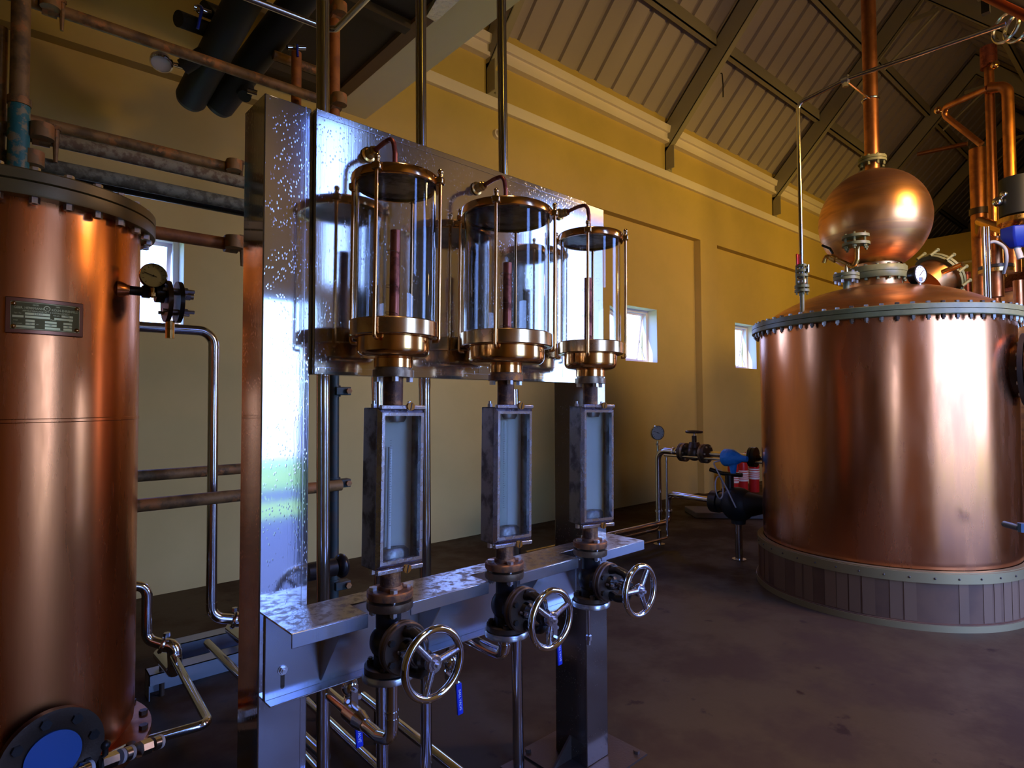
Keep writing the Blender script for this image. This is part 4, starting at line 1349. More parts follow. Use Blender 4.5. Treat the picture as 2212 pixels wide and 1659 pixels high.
t.part('pipe_run', MB().tube([o2, (o2.x, o2.y, .645), (o2.x, o2.y + .06, .64), (o2.x, o2.y + .40, .64)], .0185, 16, .035), 'chrome')
t.part('weld_ring', MB().cyl((o2.x, o2.y, .675), (o2.x, o2.y, .681), .0205), 'steel')
o3 = W(UX[2], YU, .702)
t = Thing('sample_tube', 'thin stainless sampling tube hanging under the right handwheel valve', 'pipe', (o3.x, o3.y, .5), group='valve outlet pipes')
t.part('pipe_run', MB().cyl((o3.x - .01, o3.y, .702), (o3.x - .01, o3.y, .60), .005, n=12), 'steel')
t.part('end_nut', MB().hexb((o3.x - .01, o3.y, .585), (0, 0, 1), .010, .016).cyl((o3.x - .01, o3.y, .57), (o3.x - .01, o3.y, .586), .007, n=12), 'zinc')


def ball_valve(c, label, hl=.10, grp='blue-handled ball valves'):
    c = Vector(c)
    t = Thing('ball_valve', label, 'valve', c, group=grp)
    t.part('body', MB().cyl(c + Vector((0, 0, .055)), c + Vector((0, 0, .03)), .017, n=8).sphere(c, .024, 18, (1, 1, 1.2)).cyl(c + Vector((0, 0, .03)), c - Vector((0, 0, .045)), .015, n=14).cyl(c - Vector((0, 0, .03)), c - Vector((0, 0, .055)), .018, n=8), 'chrome')
    t.part('stem_nut', MB().hexb(c + Vector((0, -.022, 0)), (0, -1, 0), .011, .009).cyl(c + Vector((0, -.02, 0)), c + Vector((0, -.038, 0)), .0055, n=10), 'zinc')
    for sg in (-1, 1):
        t.part('body_bolt', MB().hexb(c + Vector((sg * .018, -.014, -.028)), (0, -1, 0), .0065, .012), 'zinc')
    lv = t.part('lever', MB().box(-.010, .010, -.031, -.028, -.055, .012, Matrix.Translation(c)).box(-.009, .009, -.046, -.028, -.058, -.055, Matrix.Translation(c)), 'steel')
    Mg = Matrix.Translation(c + Vector((0, -.046, -.055))) @ Matrix.Rotation(R(-4), 4, 'Y')
    gp = t.part('blue_grip', MB().box(-.011, .011, -.004, .004, -hl, 0, Mg), 'blue', bev=.003, label='blue plastic lever grip')
    Mt = Mg @ Matrix.Translation((0, -.0042, -hl * .52)) @ Matrix.Rotation(PI / 2, 4, 'X') @ Matrix.Rotation(-PI / 2, 4, 'Z')
    vs, fs, _ = text_mb('BALL VALVE', .0125, None, .0003)
    t.part('grip_lettering', MB().add([Mt @ v for v in vs], fs), 'dial', parent=gp)
    return t


for (u, v, Y, lab, hl) in ((756, 1482, 1.62, 'steel ball valve with long blue lever, left of the left valve outlet', .10),
                           (972, 1428, 1.62, 'steel ball valve with blue lever, seen behind the largest handwheel', .10),
                           (1187, 1338, 1.62, 'steel ball valve with blue lever, below the middle handwheel', .10)):
    c = aY(u, v, Y)
    ball_valve(c, lab, hl)
    q = MB().tube([(c.x, c.y, c.z + .05), (c.x, c.y, c.z + .09), (c.x, c.y + .20, c.z + .09)], .012, 12, .02)
    solo('sample_branch', q, 'steel', 'short stainless branch feeding the ball valve ' + lab.split(', ')[1], 'pipe', 'sampling branches')

# low pipes running towards the viewer on the floor
def ypipe(u, v, Z, r, y0, y1, label, rings=()):
    p = aZ(u, v, Z)
    t_ = Thing('floor_pipe', label, 'pipe', (p.x, y0, 0), group='low pipes along the floor')
    t_.part('pipe_run', MB().cyl((p.x, y0, Z), (p.x, y1, Z), r, n=20), 'chrome')
    for yy in rings:
        t_.part('coupling', MB().cyl((p.x, yy, Z), (p.x, yy + .05, Z), r * 1.22, n=8), 'steel')
    q = MB()
    for yy in (y0 + .3, y1 - .15):
        q.box(p.x - .012, p.x + .012, yy, yy + .03, 0, Z)
    t_.part('pipe_saddle', q, 'iron_edge')
    return t_


ypipe(735, 1580, .10, .0165, .9, 2.6, 'low stainless pipe passing just right of the stand foot')
ypipe(860, 1563, .14, .0185, .9, 2.4, 'low stainless pipe passing between the two upright pipes', (1.42,))
ypipe(668, 1642, .06, .0150, .9, 2.6, 'lowest stainless pipe, hugging the stand foot')
p = aY(740, 1215, 2.0)
c = aY(737, 1222, 2.6)
t = Thing('black_tank_valve', 'round glossy black valve cap behind the left stand column', 'valve', (c.x, 2.6, c.z - .06))
t.part('cap', MB().sphere(c, .055, 24, (.6, 1, 1)), 'blackplastic')
t.part('body', MB().cyl(c + Vector((-.03, 0, 0)), c + Vector((-.16, 0, 0)), .04), 'iron')
t.part('support', MB().cyl(c + Vector((-.1, 0, 0)), Vector((c.x - .1, 2.6, 0)), .015), 'iron')

# ------------------------------------------------------------------ pipe group in front of the still
P0 = aZ(1424, 1176, 0)
P1 = aZ(1587, 1211, 0)
ex = (P1 - P0).normalized()
en = Vector((-ex.y, ex.x, 0))          # away from the viewer


def G(s_, n_, z_):
    return P0 + ex * s_ + en * n_ + Vector((0, 0, z_))


def sx_(u):
    """distance along the pipe group of picture column u"""
    lo, hi = -1.0, 3.0
    for _ in range(40):
        mid = (lo + hi) / 2
        p = G(mid, 0, .9) - CAM
        if 1106 + F_PX * p.dot(rt) / p.dot(fw) < u:
            lo = mid
        else:
            hi = mid
    return lo


def gz(u, v):
    p = G(sx_(u), 0, 0)
    d = (p - CAM)
    dep = Vector((d.x, d.y, 0)).dot(Vector((fw.x, fw.y, 0)))
    return 1.4 + (869.5 + (u - 1106) * math.tan(ROLL) * 0 - v) / F_PX * dep


zt_ = gz(1424, 975)
zl_ = gz(1424, 1135)
zm_ = gz(1445, 1072)
sE = sx_(1655)
t = Thing('pipe_loop', 'stainless pipe loop with floor leg between the stand and the still', 'pipe', P0)
XD = Vector((-1, 0, 0))
t.part('main_riser', MB().tube([G(0, 0, zl_ - .03) + XD * 1.9, G(0, 0, zl_ - .03), G(0, 0, zt_), G(sx_(1462), 0, zt_)], .029, 18, .09), 'steel')
t.part('run_to_still', MB().cyl(G(sx_(1535), 0, zt_), G(sE, 0, zt_), .026, n=18), 'steel')
t.part('thin_riser', MB().tube([G(.14, -.06, zl_ - .09) + XD * 1.9, G(.14, -.06, zl_ - .09), G(.14, -.06, zt_ - .05)], .012, 12, .03).cyl(G(.12, -.06, zt_ - .035), G(sE, -.06, zt_ - .035), .012), 'steel')
t.part('second_riser', MB().tube([G(.05, .09, zl_ + .03) + XD * 1.9, G(.05, .09, zl_ + .03), G(.05, .09, zm_), G(sx_(1527), .06, zm_ - .0)], .027, 16, .06), 'steel')
t.part('floor_leg', MB().cyl(G(0, 0, 0), G(0, 0, zl_ - .05), .022), 'steel')
t.part('leg_foot', MB().cyl(G(0, 0, 0), G(0, 0, .008), .055), 'steel')
for (s_, n_) in ((0, 0), (.05, .09)):
    t.part('clamp', MB().cyl(G(s_, n_, zl_ + .13), G(s_, n_, zl_ + .145), .036), 'zinc')
for zz in (zt_ + .0,):
    t.part('clamp', MB().cyl(G(sx_(1454), 0, zz), G(sx_(1457), 0, zz), .040), 'zinc')
t2 = Thing('pressure_gauge', 'round steel pressure gauge on top of the pipe loop by the still', 'pressure gauge', G(-.03, 0, zt_ + .03))
gauge(t2, G(-.004, 0, zt_ + .070), (-.5, -1, 0), .072)
t2.part('siphon', MB().cyl(G(-.004, 0, zt_ - .07), G(-.004, 0, zt_ + .09), .012).hexb(G(-.004, 0, zt_ + .05), (0, 0, 1), .018, .02), 'chrome')
vc = G(sx_(1500), 0, zt_)
t = Thing('globe_valve', 'brown flanged globe valve with round top wheel on the pipe loop', 'valve', vc)
X_ = ex
t.part('body', MB().sphere(vc, .075, 20, (1, .9, 1)).cyl(vc - X_ * .08, vc + X_ * .08, .045), 'iron_edge')
for s_ in (-1, 1):
    t.part('flange', MB().cyl(vc + X_ * s_ * .085, vc + X_ * s_ * .110, .088, n=32), 'flange_dull')
    t.part('flange', MB().cyl(vc + X_ * s_ * .114, vc + X_ * s_ * .140, .088, n=32), 'iron_edge')
    for k in range(6):
        a = 2 * PI * k / 6
        o_ = en * .07 * math.cos(a) + Vector((0, 0, .07 * math.sin(a)))
        t.part('bolt', MB().cyl(vc + X_ * s_ * .075 + o_, vc + X_ * s_ * .155 + o_, .008, n=8), 'zinc')
t.part('bonnet', MB().cyl(vc + Vector((0, 0, .05)), vc + Vector((0, 0, .10)), .06, .045, n=24).cyl(vc + Vector((0, 0, .10)), vc + Vector((0, 0, .16)), .022), 'iron_edge')
t.part('stem', MB().cyl(vc + Vector((0, 0, .15)), vc + Vector((0, 0, .20)), .010), 'steel')
wh = t.part('handwheel', MB().torus(vc + Vector((0, 0, .195)), (0, 0, 1), .068, .012, 36, 10), 'iron_edge')
for k in range(3):
    a = 2 * PI * k / 3
    t.part('spoke', MB().cyl(vc + Vector((0, 0, .195)), vc + Vector((.068 * math.cos(a), .068 * math.sin(a), .195)), .008, n=8), 'iron_edge', parent=wh)
bc = G(sx_(1603), -.15, gz(1603, 990))
t = Thing('wrapped_instrument', 'instrument head wrapped in bright blue plastic beside the still', 'instrument', bc)
Mi = Matrix.Translation(bc) @ ex.to_track_quat('Z', 'Y').to_matrix().to_4x4()
q = MB().lathe([(0, -.085), (.066, -.085), (.076, -.07), (.074, .0), (.055, .035), (.028, .085), (.022, .13), (0, .13)], 14, Mi)
t.part('blue_wrap', q, 'bluewrap', label='crinkled bright blue plastic wrap')
t.part('wrap_tail', MB().cyl(bc + Vector((0, 0, -.05)), bc + Vector((0, 0, -.13)), .036, .022, n=10), 'bluewrap')
t.part('mount', MB().cyl(bc + en * .05, bc + en * .15, .012), 'steel')
t.part('cable', MB().tube([bc - ex * .07 + Vector((0, 0, -.02)), bc - ex * .19 + Vector((0, 0, -.05)), bc - ex * .17 + Vector((0, 0, -.09)), bc - ex * .06 + Vector((0, 0, -.27)), bc + ex * .02 + Vector((0, 0, -.42))], .006, 8, .02), 'hose')
sc_ = G(sx_(1585), .06, gz(1585, 1093))
t = Thing('lagged_strainer', 'bulky strainer in black foam lagging on a post beside the still', 'strainer', (sc_.x, sc_.y, 0))
q = MB().sphere(sc_, .150, 28).cyl(sc_, sc_ + X_ * .30 + Vector((0, 0, .03)), .13, .06, n=28).cyl(sc_, sc_ + Vector((0, 0, -.17)), .08, .06, n=20)
t.part('lagging', q, 'black')
t.part('flange', MB().cyl(sc_ - X_ * .17, sc_ - X_ * .11, .090, n=28), 'iron')
t.part('flange', MB().cyl(sc_ - X_ * .25, sc_ - X_ * .18, .100, n=28), 'iron')
t.part('outlet', MB().cyl(sc_ + X_ * .28 + Vector((0, 0, .02)), sc_ + X_ * .38 + Vector((0, 0, .02)), .075, n=24), 'iron')
t.part('valve_neck', MB().cyl(sc_ + X_ * -.08 + Vector((0, 0, .10)), sc_ + X_ * -.08 + Vector((0, 0, .25)), .038, n=18), 'iron')
zz = Vector((0, 0, .26))
t.part('lever', MB().tube([sc_ + X_ * .04 + zz, sc_ - X_ * .15 + zz, sc_ - X_ * .27 + zz + Vector((0, 0, .025))], .020, 10, .04), 'blackplastic')
t.part('support_post', MB().cyl((sc_.x, sc_.y, 0), (sc_.x, sc_.y, sc_.z - .15), .032), 'steel')
t.part('post_foot', MB().cyl((sc_.x, sc_.y, 0), (sc_.x, sc_.y, .008), .06), 'steel')
hp = G(sx_(1574), -.16, gz(1574, 1052))
q = MB().torus(hp, (.2, -1, .1), .095, .006, 36, 8)
solo('coiled_hose', q, 'hose', 'pale thin hose coiled in a loop over the black strainer', 'hose')
A, B = aZ(1503, 1107, .07), aZ(1640, 1103, .07)
q = MB().prism([(A.x, A.y, 0), (B.x + .1, B.y - .35, 0), (B.x + .3, B.y, 0), (A.x + .3, A.y + .35, 0)], (0, 0, .07))
solo('concrete_plinth', q, 'concrete', 'low grey concrete plinth on the floor under the strainer', 'plinth', bev=.01)

# fire extinguishers against the back wall
for (u, v, lab, hgt) in ((1584, 1058, 'left-hand red fire extinguisher by the back wall', .52), (1605, 1054, 'middle red fire extinguisher by the back wall', .50),
                         (1629, 1036, 'right-hand red fire extinguisher by the back wall, next to the still', .46)):
    Yx = 4.55
    p = aY(u, v, Yx)
    p.z = max(p.z, 0.0)
    t = Thing('fire_extinguisher', lab, 'fire extinguisher', (p.x, Yx, 0), group='red fire extinguishers')
    V = Matrix.Translation((p.x, Yx, 0.0))
    b_ = t.part('cylinder', MB().lathe([(0, 0), (.070, 0), (.074, .01), (.074, .42), (.070, .47), (.035, .505), (.02, .51), (0, .51)], 28, V), 'red')
    t.part('label_panel', MB().lathe([(.0805, .20), (.0812, .20), (.0812, .36), (.0805, .36)], 28, V), 'white', parent=b_)
    q = MB()
    for z in (.23, .26, .29, .33):
        q.lathe([(.0815, z), (.0818, z), (.0818, z + .012), (.0815, z + .012)], 28, V)
    t.part('label_print', q, 'red', parent=b_)
    t.part('valve_head', MB().cyl((p.x, Yx, .50), (p.x, Yx, .56), .018), 'chrome')
    t.part('handle', MB().tube([(p.x, Yx, .55), (p.x + .02, Yx - .03, .60), (p.x - .08, Yx - .09, .63)], .010, 8, .02).tube([(p.x, Yx, .54), (p.x - .09, Yx - .07, .575)], .009, 8), 'red')
    t.part('hose', MB().tube([(p.x + .02, Yx, .55), (p.x + .10, Yx - .02, .52), (p.x + .10, Yx - .03, .25)], .010, 8, .05), 'blackplastic')

# ------------------------------------------------------------------ the big copper still
SX, SY = 5.024, 1.592
S0 = Matrix.Translation((SX, SY, 0))
t = Thing('copper_still', 'large round copper pot still with ball-shaped head', 'still', (SX, SY, 0))
zl = 1.925                      # underside of the lid flange


def zat(v, dep=4.47):
    return 1.4 + (869.5 - v) / F_PX * dep


t.part('plinth', MB().lathe([(0, 0), (.866, 0), (.866, .045), (.850, .045), (.850, .295), (.80, .295)], 128, S0), 'timber')
q = MB()
for k in range(72):
    a = 2 * PI * k / 72
    if random.random() < .6:
        w2 = 2 * PI / 72
        z0, z1 = .05, .292
        vs = []
        for aa in (a, a + w2 * (.6 + .4 * random.random())):
            for rr, z in ((.8505, z0), (.8525, z0), (.8525, z1), (.8505, z1)):
                vs.append((SX + rr * math.cos(aa), SY + rr * math.sin(aa), z))
        q.add(vs, [(0, 1, 2, 3), (7, 6, 5, 4), (1, 5, 6, 2), (0, 4, 5, 1), (3, 2, 6, 7), (0, 3, 7, 4)])
t.part('stave', q, mat('pale_stave', (0.18, 0.095, 0.045), .6, spec=.2), stuff=True)
bnd = t.part('upper_band', MB().lathe([(.846, .285), (.858, .285), (.858, .345), (.846, .345), (.846, .350), (.815, .352)], 128, S0), 'band')
t.part('lower_band', MB().lathe([(.86, .0), (.872, .0), (.872, .04), (.86, .04)], 128, S0), 'band')
for k in range(40):
    a = 2 * PI * k / 40
    d = Vector((math.cos(a), math.sin(a), 0))
    t.part('band_rivet', MB().sphere(Vector((SX, SY, .315)) + d * .858, .007, 8), 'iron_edge', parent=bnd)
t.part('body', MB().lathe([(0, .33), (.800, .33), (.812, .36), (.815, .40), (.815, zl + .01)], 160, S0), 'copper_still')
lf = t.part('lower_lid_flange', MB().lathe([(.80, zl), (.868, zl), (.872, zl + .004), (.872, zl + .033), (.80, zl + .033)], 160, S0), 'olive')
uf = t.part('upper_lid_flange', MB().lathe([(.79, zl + .037), (.872, zl + .037), (.872, zl + .066), (.868, zl + .070), (.79, zl + .070)], 160, S0), 'olive')
for k in range(64):
    a = 2 * PI * (k + .5) / 64
    d = Vector((math.cos(a), math.sin(a), 0))
    c = Vector((SX, SY, 0)) + d * .846
    q = MB().hexb(c + Vector((0, 0, zl + .070)), (0, 0, 1), .0135, .014).hexb(c + Vector((0, 0, zl - .022)), (0, 0, 1), .0135, .022).cyl(c + Vector((0, 0, zl - .032)), c + Vector((0, 0, zl + .072)), .0075, n=6)
    t.part('lid_bolt', q, 'bolt_dull' if k % 3 else 'iron_edge')
# dome
zn = zat(612)
prof = []
zd0 = zl + .070
zd1 = zat(628)
for k in range(13):
    s_ = k / 12
    r_ = .80 * (1 - s_) + .185 * s_
    prof.append((r_, zd0 + (zd1 - zd0) * (1 - (1 - s_) ** 1.75) ** .9))
dome = t.part('dome', MB().lathe([(.82, zd0 - .01)] + prof + [(.172, zd1 + .012), (.170, zat(607))], 128, S0), 'copper_dome')
zf0, zf1 = zat(610), zat(584)
nf = t.part('neck_flange', MB().lathe([(.16, zf0), (.205, zf0), (.208, zf0 + .004), (.208, (zf0 + zf1) / 2 - .002), (.202, (zf0 + zf1) / 2), (.208, (zf0 + zf1) / 2 + .002), (.208, zf1 - .004), (.205, zf1), (.16, zf1)], 72, S0), 'olive')
for k in range(16):
    a = 2 * PI * k / 16
    c = Vector((SX + .190 * math.cos(a), SY + .190 * math.sin(a), 0))
    t.part('neck_bolt', MB().hexb(c + Vector((0, 0, zf0 - .018)), (0, 0, 1), .011, .018).hexb(c + Vector((0, 0, zf1)), (0, 0, 1), .011, .010).cyl(c + Vector((0, 0, zf0 - .01)), c + Vector((0, 0, zf1 + .005)), .006, n=6), 'olive', parent=nf)
# ball head
rb_ = .375
zc = zat(478)
prof = [(.165, zf1), (.165, zf1 + .03), (.175, zf1 + .055)]
for k in range(2, 23):
    a = PI * k / 24 + .42 * (1 - k / 24)
    r_ = rb_ * math.sin(PI - a) if False else None
ths = [R(28) + (R(172) - R(28)) * k / 26 for k in range(27)]
for th in ths:
    prof.append((rb_ * math.sin(th), zc - .385 * math.cos(th)))
zp0 = prof[-1][1]
prof += [(.050, zp0 + .012), (.048, zp0 + .03)]
t.part('ball_head', MB().lathe(prof, 128, S0), 'copper_dome')
zpf = zat(345)
pf = t.part('pipe_flange', MB().lathe([(.03, zpf - .018), (.095, zpf - .018), (.095, zpf + .0), (.088, zpf + .002), (.095, zpf + .004), (.095, zpf + .024), (.03, zpf + .024)], 40, S0), 'olive')
for k in range(8):
    a = 2 * PI * k / 8
    c = Vector((SX + .078 * math.cos(a), SY + .078 * math.sin(a), 0))
    t.part('pipe_flange_bolt', MB().hexb(c + Vector((0, 0, zpf - .045)), (0, 0, 1), .010, .08), 'olive', parent=pf)
t.part('vapour_pipe', MB().tube([(SX, SY, zp0), (SX, SY, 4.45), (SX + .02, SY + .01, 5.0), (SX + .03, SY, 5.6)], .050, 28, .2), 'copper_pipe', label='copper vapour pipe rising to the roof')
q = MB().torus((SX, SY, zat(208)), (0, 0, 1), .055, .008, 24, 8)
t.part('pipe_clip', q, 'steel')
# side manway on the near right
ma = None
mdir = Vector((math.cos(R(270)), math.sin(R(270)), 0))
mb0 = Vector((SX, SY, 0)) + Vector((-.02, 0, 0))
zm = 1.4 + (869.5 - 800) / F_PX * 3.55
MW = Matrix.Translation((SX + .01, SY, zm)) @ mdir.to_track_quat('Z', 'Y').to_matrix().to_4x4()
q = MB().lathe([(.18, .70), (.18, .845), (.235, .845), (.235, .872), (.18, .872)], 56, MW)
mw = t.part('manway_neck', q, 'iron_edge', label='round side manway with dark bolted flange')
t.part('manway_cover', MB().lathe([(0, .878), (.235, .878), (.235, .905), (.17, .912), (0, .930)], 56, MW), 'copper_pipe', parent=mw)
for k in range(14):
    a = 2 * PI * k / 14
    c = MW @ Vector((.208 * math.cos(a), .208 * math.sin(a), .835))
    t.part('manway_bolt', MB().cyl(c, c + mdir * .10, .011, n=8).hexb(c + mdir * .072, mdir, .019, .018), 'zinc', parent=mw)
# nozzle on the left side of the body where the pipes join

# fittings on the dome
f0 = aX(1830, 640, SX - .35)


def dome_z(x, y):
    r_ = math.hypot(x - SX, y - SY)
    s_ = max(0, min(1, (.80 - r_) / (.80 - .185)))
    return zd0 + (zd1 - zd0) * (1 - (1 - s_) ** 1.75) ** .9


def dome_pt(u, Xc, v):
    return aX(u, v, Xc)


# tap assembly
p = aX(1829, 640, SX - .33)
bx, by = p.x, p.y
bz = dome_z(bx, by)


def fz(v):
    return aX(1829, v, bx).z


t = Thing('dome_tap', 'brass tap with black lever and flanged vent on the still dome', 'tap', (bx, by, bz - .01))
t.part('stub', MB().cyl((bx, by, bz - .02), (bx, by, fz(608)), .022), 'olive')
za, zb3 = fz(606), fz(592)
for (z0, z1) in ((za, za + .022), (za + .027, za + .049)):
    t.part('flange', MB().lathe([(0, z0), (.085, z0), (.085, z1), (0, z1)], 36, Matrix.Translation((bx, by, 0))), 'olive')
for k in range(6):
    a = 2 * PI * k / 6
    t.part('bolt', MB().cyl((bx + .068 * math.cos(a), by + .068 * math.sin(a), za - .022), (bx + .068 * math.cos(a), by + .068 * math.sin(a), za + .064), .010, n=6), 'zinc')
p1 = Vector((bx, by, fz(574)))
t.part('riser', MB().cyl((bx, by, za + .05), p1, .016), 'brass')
pL, pR_ = aX(1797, 556, bx - .0), aX(1845, 577, bx)
t.part('cross_pipe', MB().tube([pL, pR_, Vector((pR_.x - .0, aX(1852, 560, bx).y, aX(1852, 560, bx).z)), aX(1852, 533, bx)], .017, 14, .03), 'brass')
t.part('tap_body', MB().cyl(aX(1806, 561, bx), aX(1795, 555, bx), .026, n=16), 'brass')
t.part('spout', MB().tube([pL, aX(1784, 553, bx), aX(1779, 568, bx)], .017, 14, .02), 'brass')
t.part('lever', MB().tube([aX(1799, 548, bx), aX(1793, 537, bx), aX(1776, 530, bx)], .009, 10, .02), 'blackplastic')
vt = aX(1849, 530, bx)
for dz in (-.005, .05):
    t.part('vent_flange', MB().cyl(vt + Vector((0, 0, dz)), vt + Vector((0, 0, dz + .02)), .090, n=32), 'olive')
for k in range(6):
    a = 2 * PI * k / 6 + .2
    c = vt + Vector((.07 * math.cos(a), .07 * math.sin(a), 0))
    t.part('vent_bolt', MB().cyl(c - Vector((0, 0, .035)), c + Vector((0, 0, .085)), .008, n=6).hexb(c - Vector((0, 0, .022)), (0, 0, 1), .014, .014), 'olive')
t.part('vent_stub', MB().cyl(vt + Vector((0, 0, .06)), vt + Vector((0, 0, .115)), .015), 'olive')
# dial gauge on the dome
p = aX(1986, 628, SX - .26)
gx, gy = p.x, p.y
t = Thing('dial_thermometer', 'black-cased dial thermometer standing on the still dome', 'thermometer', (gx, gy, dome_z(gx, gy)))
c = aX(1984, 593, gx)
t.part('stem', MB().cyl((gx, gy, dome_z(gx, gy) - .02), (gx, gy, c.z - .06), .013).hexb((gx, gy, dome_z(gx, gy) + .02), (0, 0, 1), .024, .022), 'zinc')
fd = Vector((-.35, -1.0, 0)).normalized()
MM = Matrix.Translation(Vector((gx, gy, c.z))) @ fd.to_track_quat('Z', 'Y').to_matrix().to_4x4()
t.part('case', MB().lathe([(0, -.045), (.058, -.045), (.064, -.035), (.066, .010), (.060, .016), (.057, .010)], 36, MM), 'blackplastic')
dl = t.part('dial', MB().lathe([(0, .011), (.0575, .011)], 36, MM), 'dial')
t.part('needle', MB().cyl(MM @ Vector((-.01, -.01, .013)), MM @ Vector((.03, .03, .013)), .0015, n=5), 'iron', parent=dl)
q = MB()
for k in range(11):
    a = R(225 - 27 * k)
    q.cyl(MM @ Vector((.044 * math.cos(a), .044 * math.sin(a), .012)), MM @ Vector((.051 * math.cos(a), .051 * math.sin(a), .012)), .0012, n=5)
t.part('dial_marks', q, 'iron', parent=dl)
# manhole turret on the far side of the dome
p = aX(2014, 606, SX + .42)
Mh = Matrix.Translation(p) @ Vector((.55, -.35, .45)).to_track_quat('Z', 'Y').to_matrix().to_4x4()
t = Thing('dome_manhole', 'tilted copper manhole with green rim and clamps on the still dome', 'manhole', p - Vector((0, 0, .15)))
t.part('neck', MB().lathe([(0, -.10), (.155, -.10), (.155, .05), (0, .05)], 40, Mh), 'copper_dome')
t.part('rim', MB().lathe([(.15, .05), (.185, .05), (.185, .07), (.15, .07)], 48, Mh).lathe([(0, .078), (.185, .078), (.185, .098), (0, .11)], 48, Mh), 'olive')
for k in range(10):
    a = 2 * PI * k / 10
    c = Mh @ Vector((.195 * math.cos(a), .195 * math.sin(a), .04))
    t.part('clamp_bolt', MB().cyl(c, Mh @ Vector((.195 * math.cos(a), .195 * math.sin(a), .118)), .011, n=8).sphere(Mh @ Vector((.195 * math.cos(a), .195 * math.sin(a), .12)), .016, 8), 'olive')
t.part('handle_bar', MB().cyl(Mh @ Vector((-.12, .05, -.02)), Mh @ Vector((-.28, .06, .02)), .020, n=12), 'brass')

# thin steam pipe with red lever valve standing on the lid edge
p = aX(1733, 655, SX - .72)
vx, vy = p.x, p.y
zlow = dome_z(vx, vy)


def vz(v, u=1733):
    return aX(u, v, vx).z


t = Thing('steam_inlet', 'thin steel pipe with red-levered valve standing on the still lid', 'pipe', (vx, vy, zlow))
t.part('foot', MB().cyl((vx, vy, zlow - .02), (vx, vy, vz(632)), .015), 'olive')
for (va, rr) in ((631, .048), (622, .048), (598, .042), (588, .042), (577, .036)):
    t.part('flange', MB().cyl((vx, vy, vz(va)), (vx, vy, vz(va) + .018), rr, n=24), 'olive')
q = MB()
for k in range(4):
    a = PI / 4 + k * PI / 2
    q = MB().cyl((vx + .036 * math.cos(a), vy + .036 * math.sin(a), vz(637)), (vx + .036 * math.cos(a), vy + .036 * math.sin(a), vz(573)), .006, n=6)
    t.part('stud', q, 'olive')
t.part('valve_body', MB().sphere((vx, vy, vz(608)), .034, 18).cyl((vx, vy, vz(620)), (vx, vy, vz(575)), .018), 'zinc')
t.part('lever', MB().tube([(vx, vy - .02, vz(590)), (vx - .01, vy - .05, vz(590)), (vx - .01, vy - .05, vz(575))], .008, 8), 'steel')
t.part('red_grip', MB().box(-.016, .016, -.006, .006, 0, .09, Matrix.Translation(aX(1723, 576, vx - .02))), 'red', bev=.005, label='red lever grip')
B = aX(1728, 222, vx)
top = Vector((vx, vy, B.z))
p2 = aX(1826, 172, vx + .0)
p3 = aX(2172, 52, vx - .0)
t.part('upright', MB().tube([(vx, vy, vz(577)), (vx, vy, B.z), p2, p3], .0145, 12, .05), 'steel')
t.part('clip', MB().cyl(p2 - Vector((0, .02, 0)), p2 + Vector((0, .02, 0)), .028, n=12).hexb(p2 - Vector((0, 0, .05)), (0, 0, 1), .018, .03), 'zinc')
t.part('stay', MB().cyl(p2, Vector((SX, SY, zat(208))), .008, n=8), 'steel')
# pipe clamps at the far end
t = Thing('pipe_hanger', 'pair of bright strap rings hanging at the top right corner', 'pipe hanger', p3)
for dx in (0, .045):
    t.part('strap', MB().torus(p3 + Vector((dx, -dx, -.02)), (.8, -.5, 0), .075, .010, 32, 8), 'steel')
A = aX(2120, -12, 4.2)
B = aX(2225, 40, 4.0)
solo('red_pipe', MB().cyl(A, B, .022, n=16), mat('red_brown_pipe', (.28, .05, .03), .4, .6), 'dull red pipe crossing the top right corner', 'pipe')
A = aX(2129, 0, 4.6)
solo('hanger_rod', MB().box(A.x - .02, A.x + .02, A.y - .02, A.y + .02, aX(2129, 30, 4.6).z, A.z + .4), 'iron', 'short black bar hanging at the top right', 'bar')

# ------------------------------------------------------------------ pipes joining the still at the left
j0 = G(sE, 0, zt_)
jv = Vector((j0.x - SX, j0.y - SY, 0)).normalized()
jt = Vector((SX, SY, zt_)) + jv * .812
t = Thing('still_branch', 'steel branch with dark flange entering the left side of the still', 'pipe', jt)
t.part('stub', MB().cyl(jt, j0, .024), 'steel')
t.part('flange', MB().cyl(jt + jv * .10, jt + jv * .125, .085, n=28), 'iron')
t.part('flange', MB().cyl(jt + jv * .13, jt + jv * .155, .085, n=28), 'iron')
t.part('collar', MB().cyl(jt, jt + jv * .03, .05, .03), 'chrome')
# small blue tap low on the right edge of the still
bt = aX(2214, 1141, 4.45)
t = Thing('drain_tap', 'small blue-grey drain tap low on the right side of the still', 'tap', bt)
t.part('body', MB().cyl(bt + Vector((-.02, .02, 0)), bt + (Vector((SX, SY, bt.z)) - bt).normalized() * .12, .018).cyl(bt + Vector((-.02, .01, -.02)), bt + Vector((-.02, .01, .03)), .022, n=8), mat('blue_grey_valve', (.12, .2, .28), .4, .5))

# ------------------------------------------------------------------ farther still and its copper pipework at the right
XC = 7.6


def colx(u, X=XC):
    return aX(u, 869, X).y


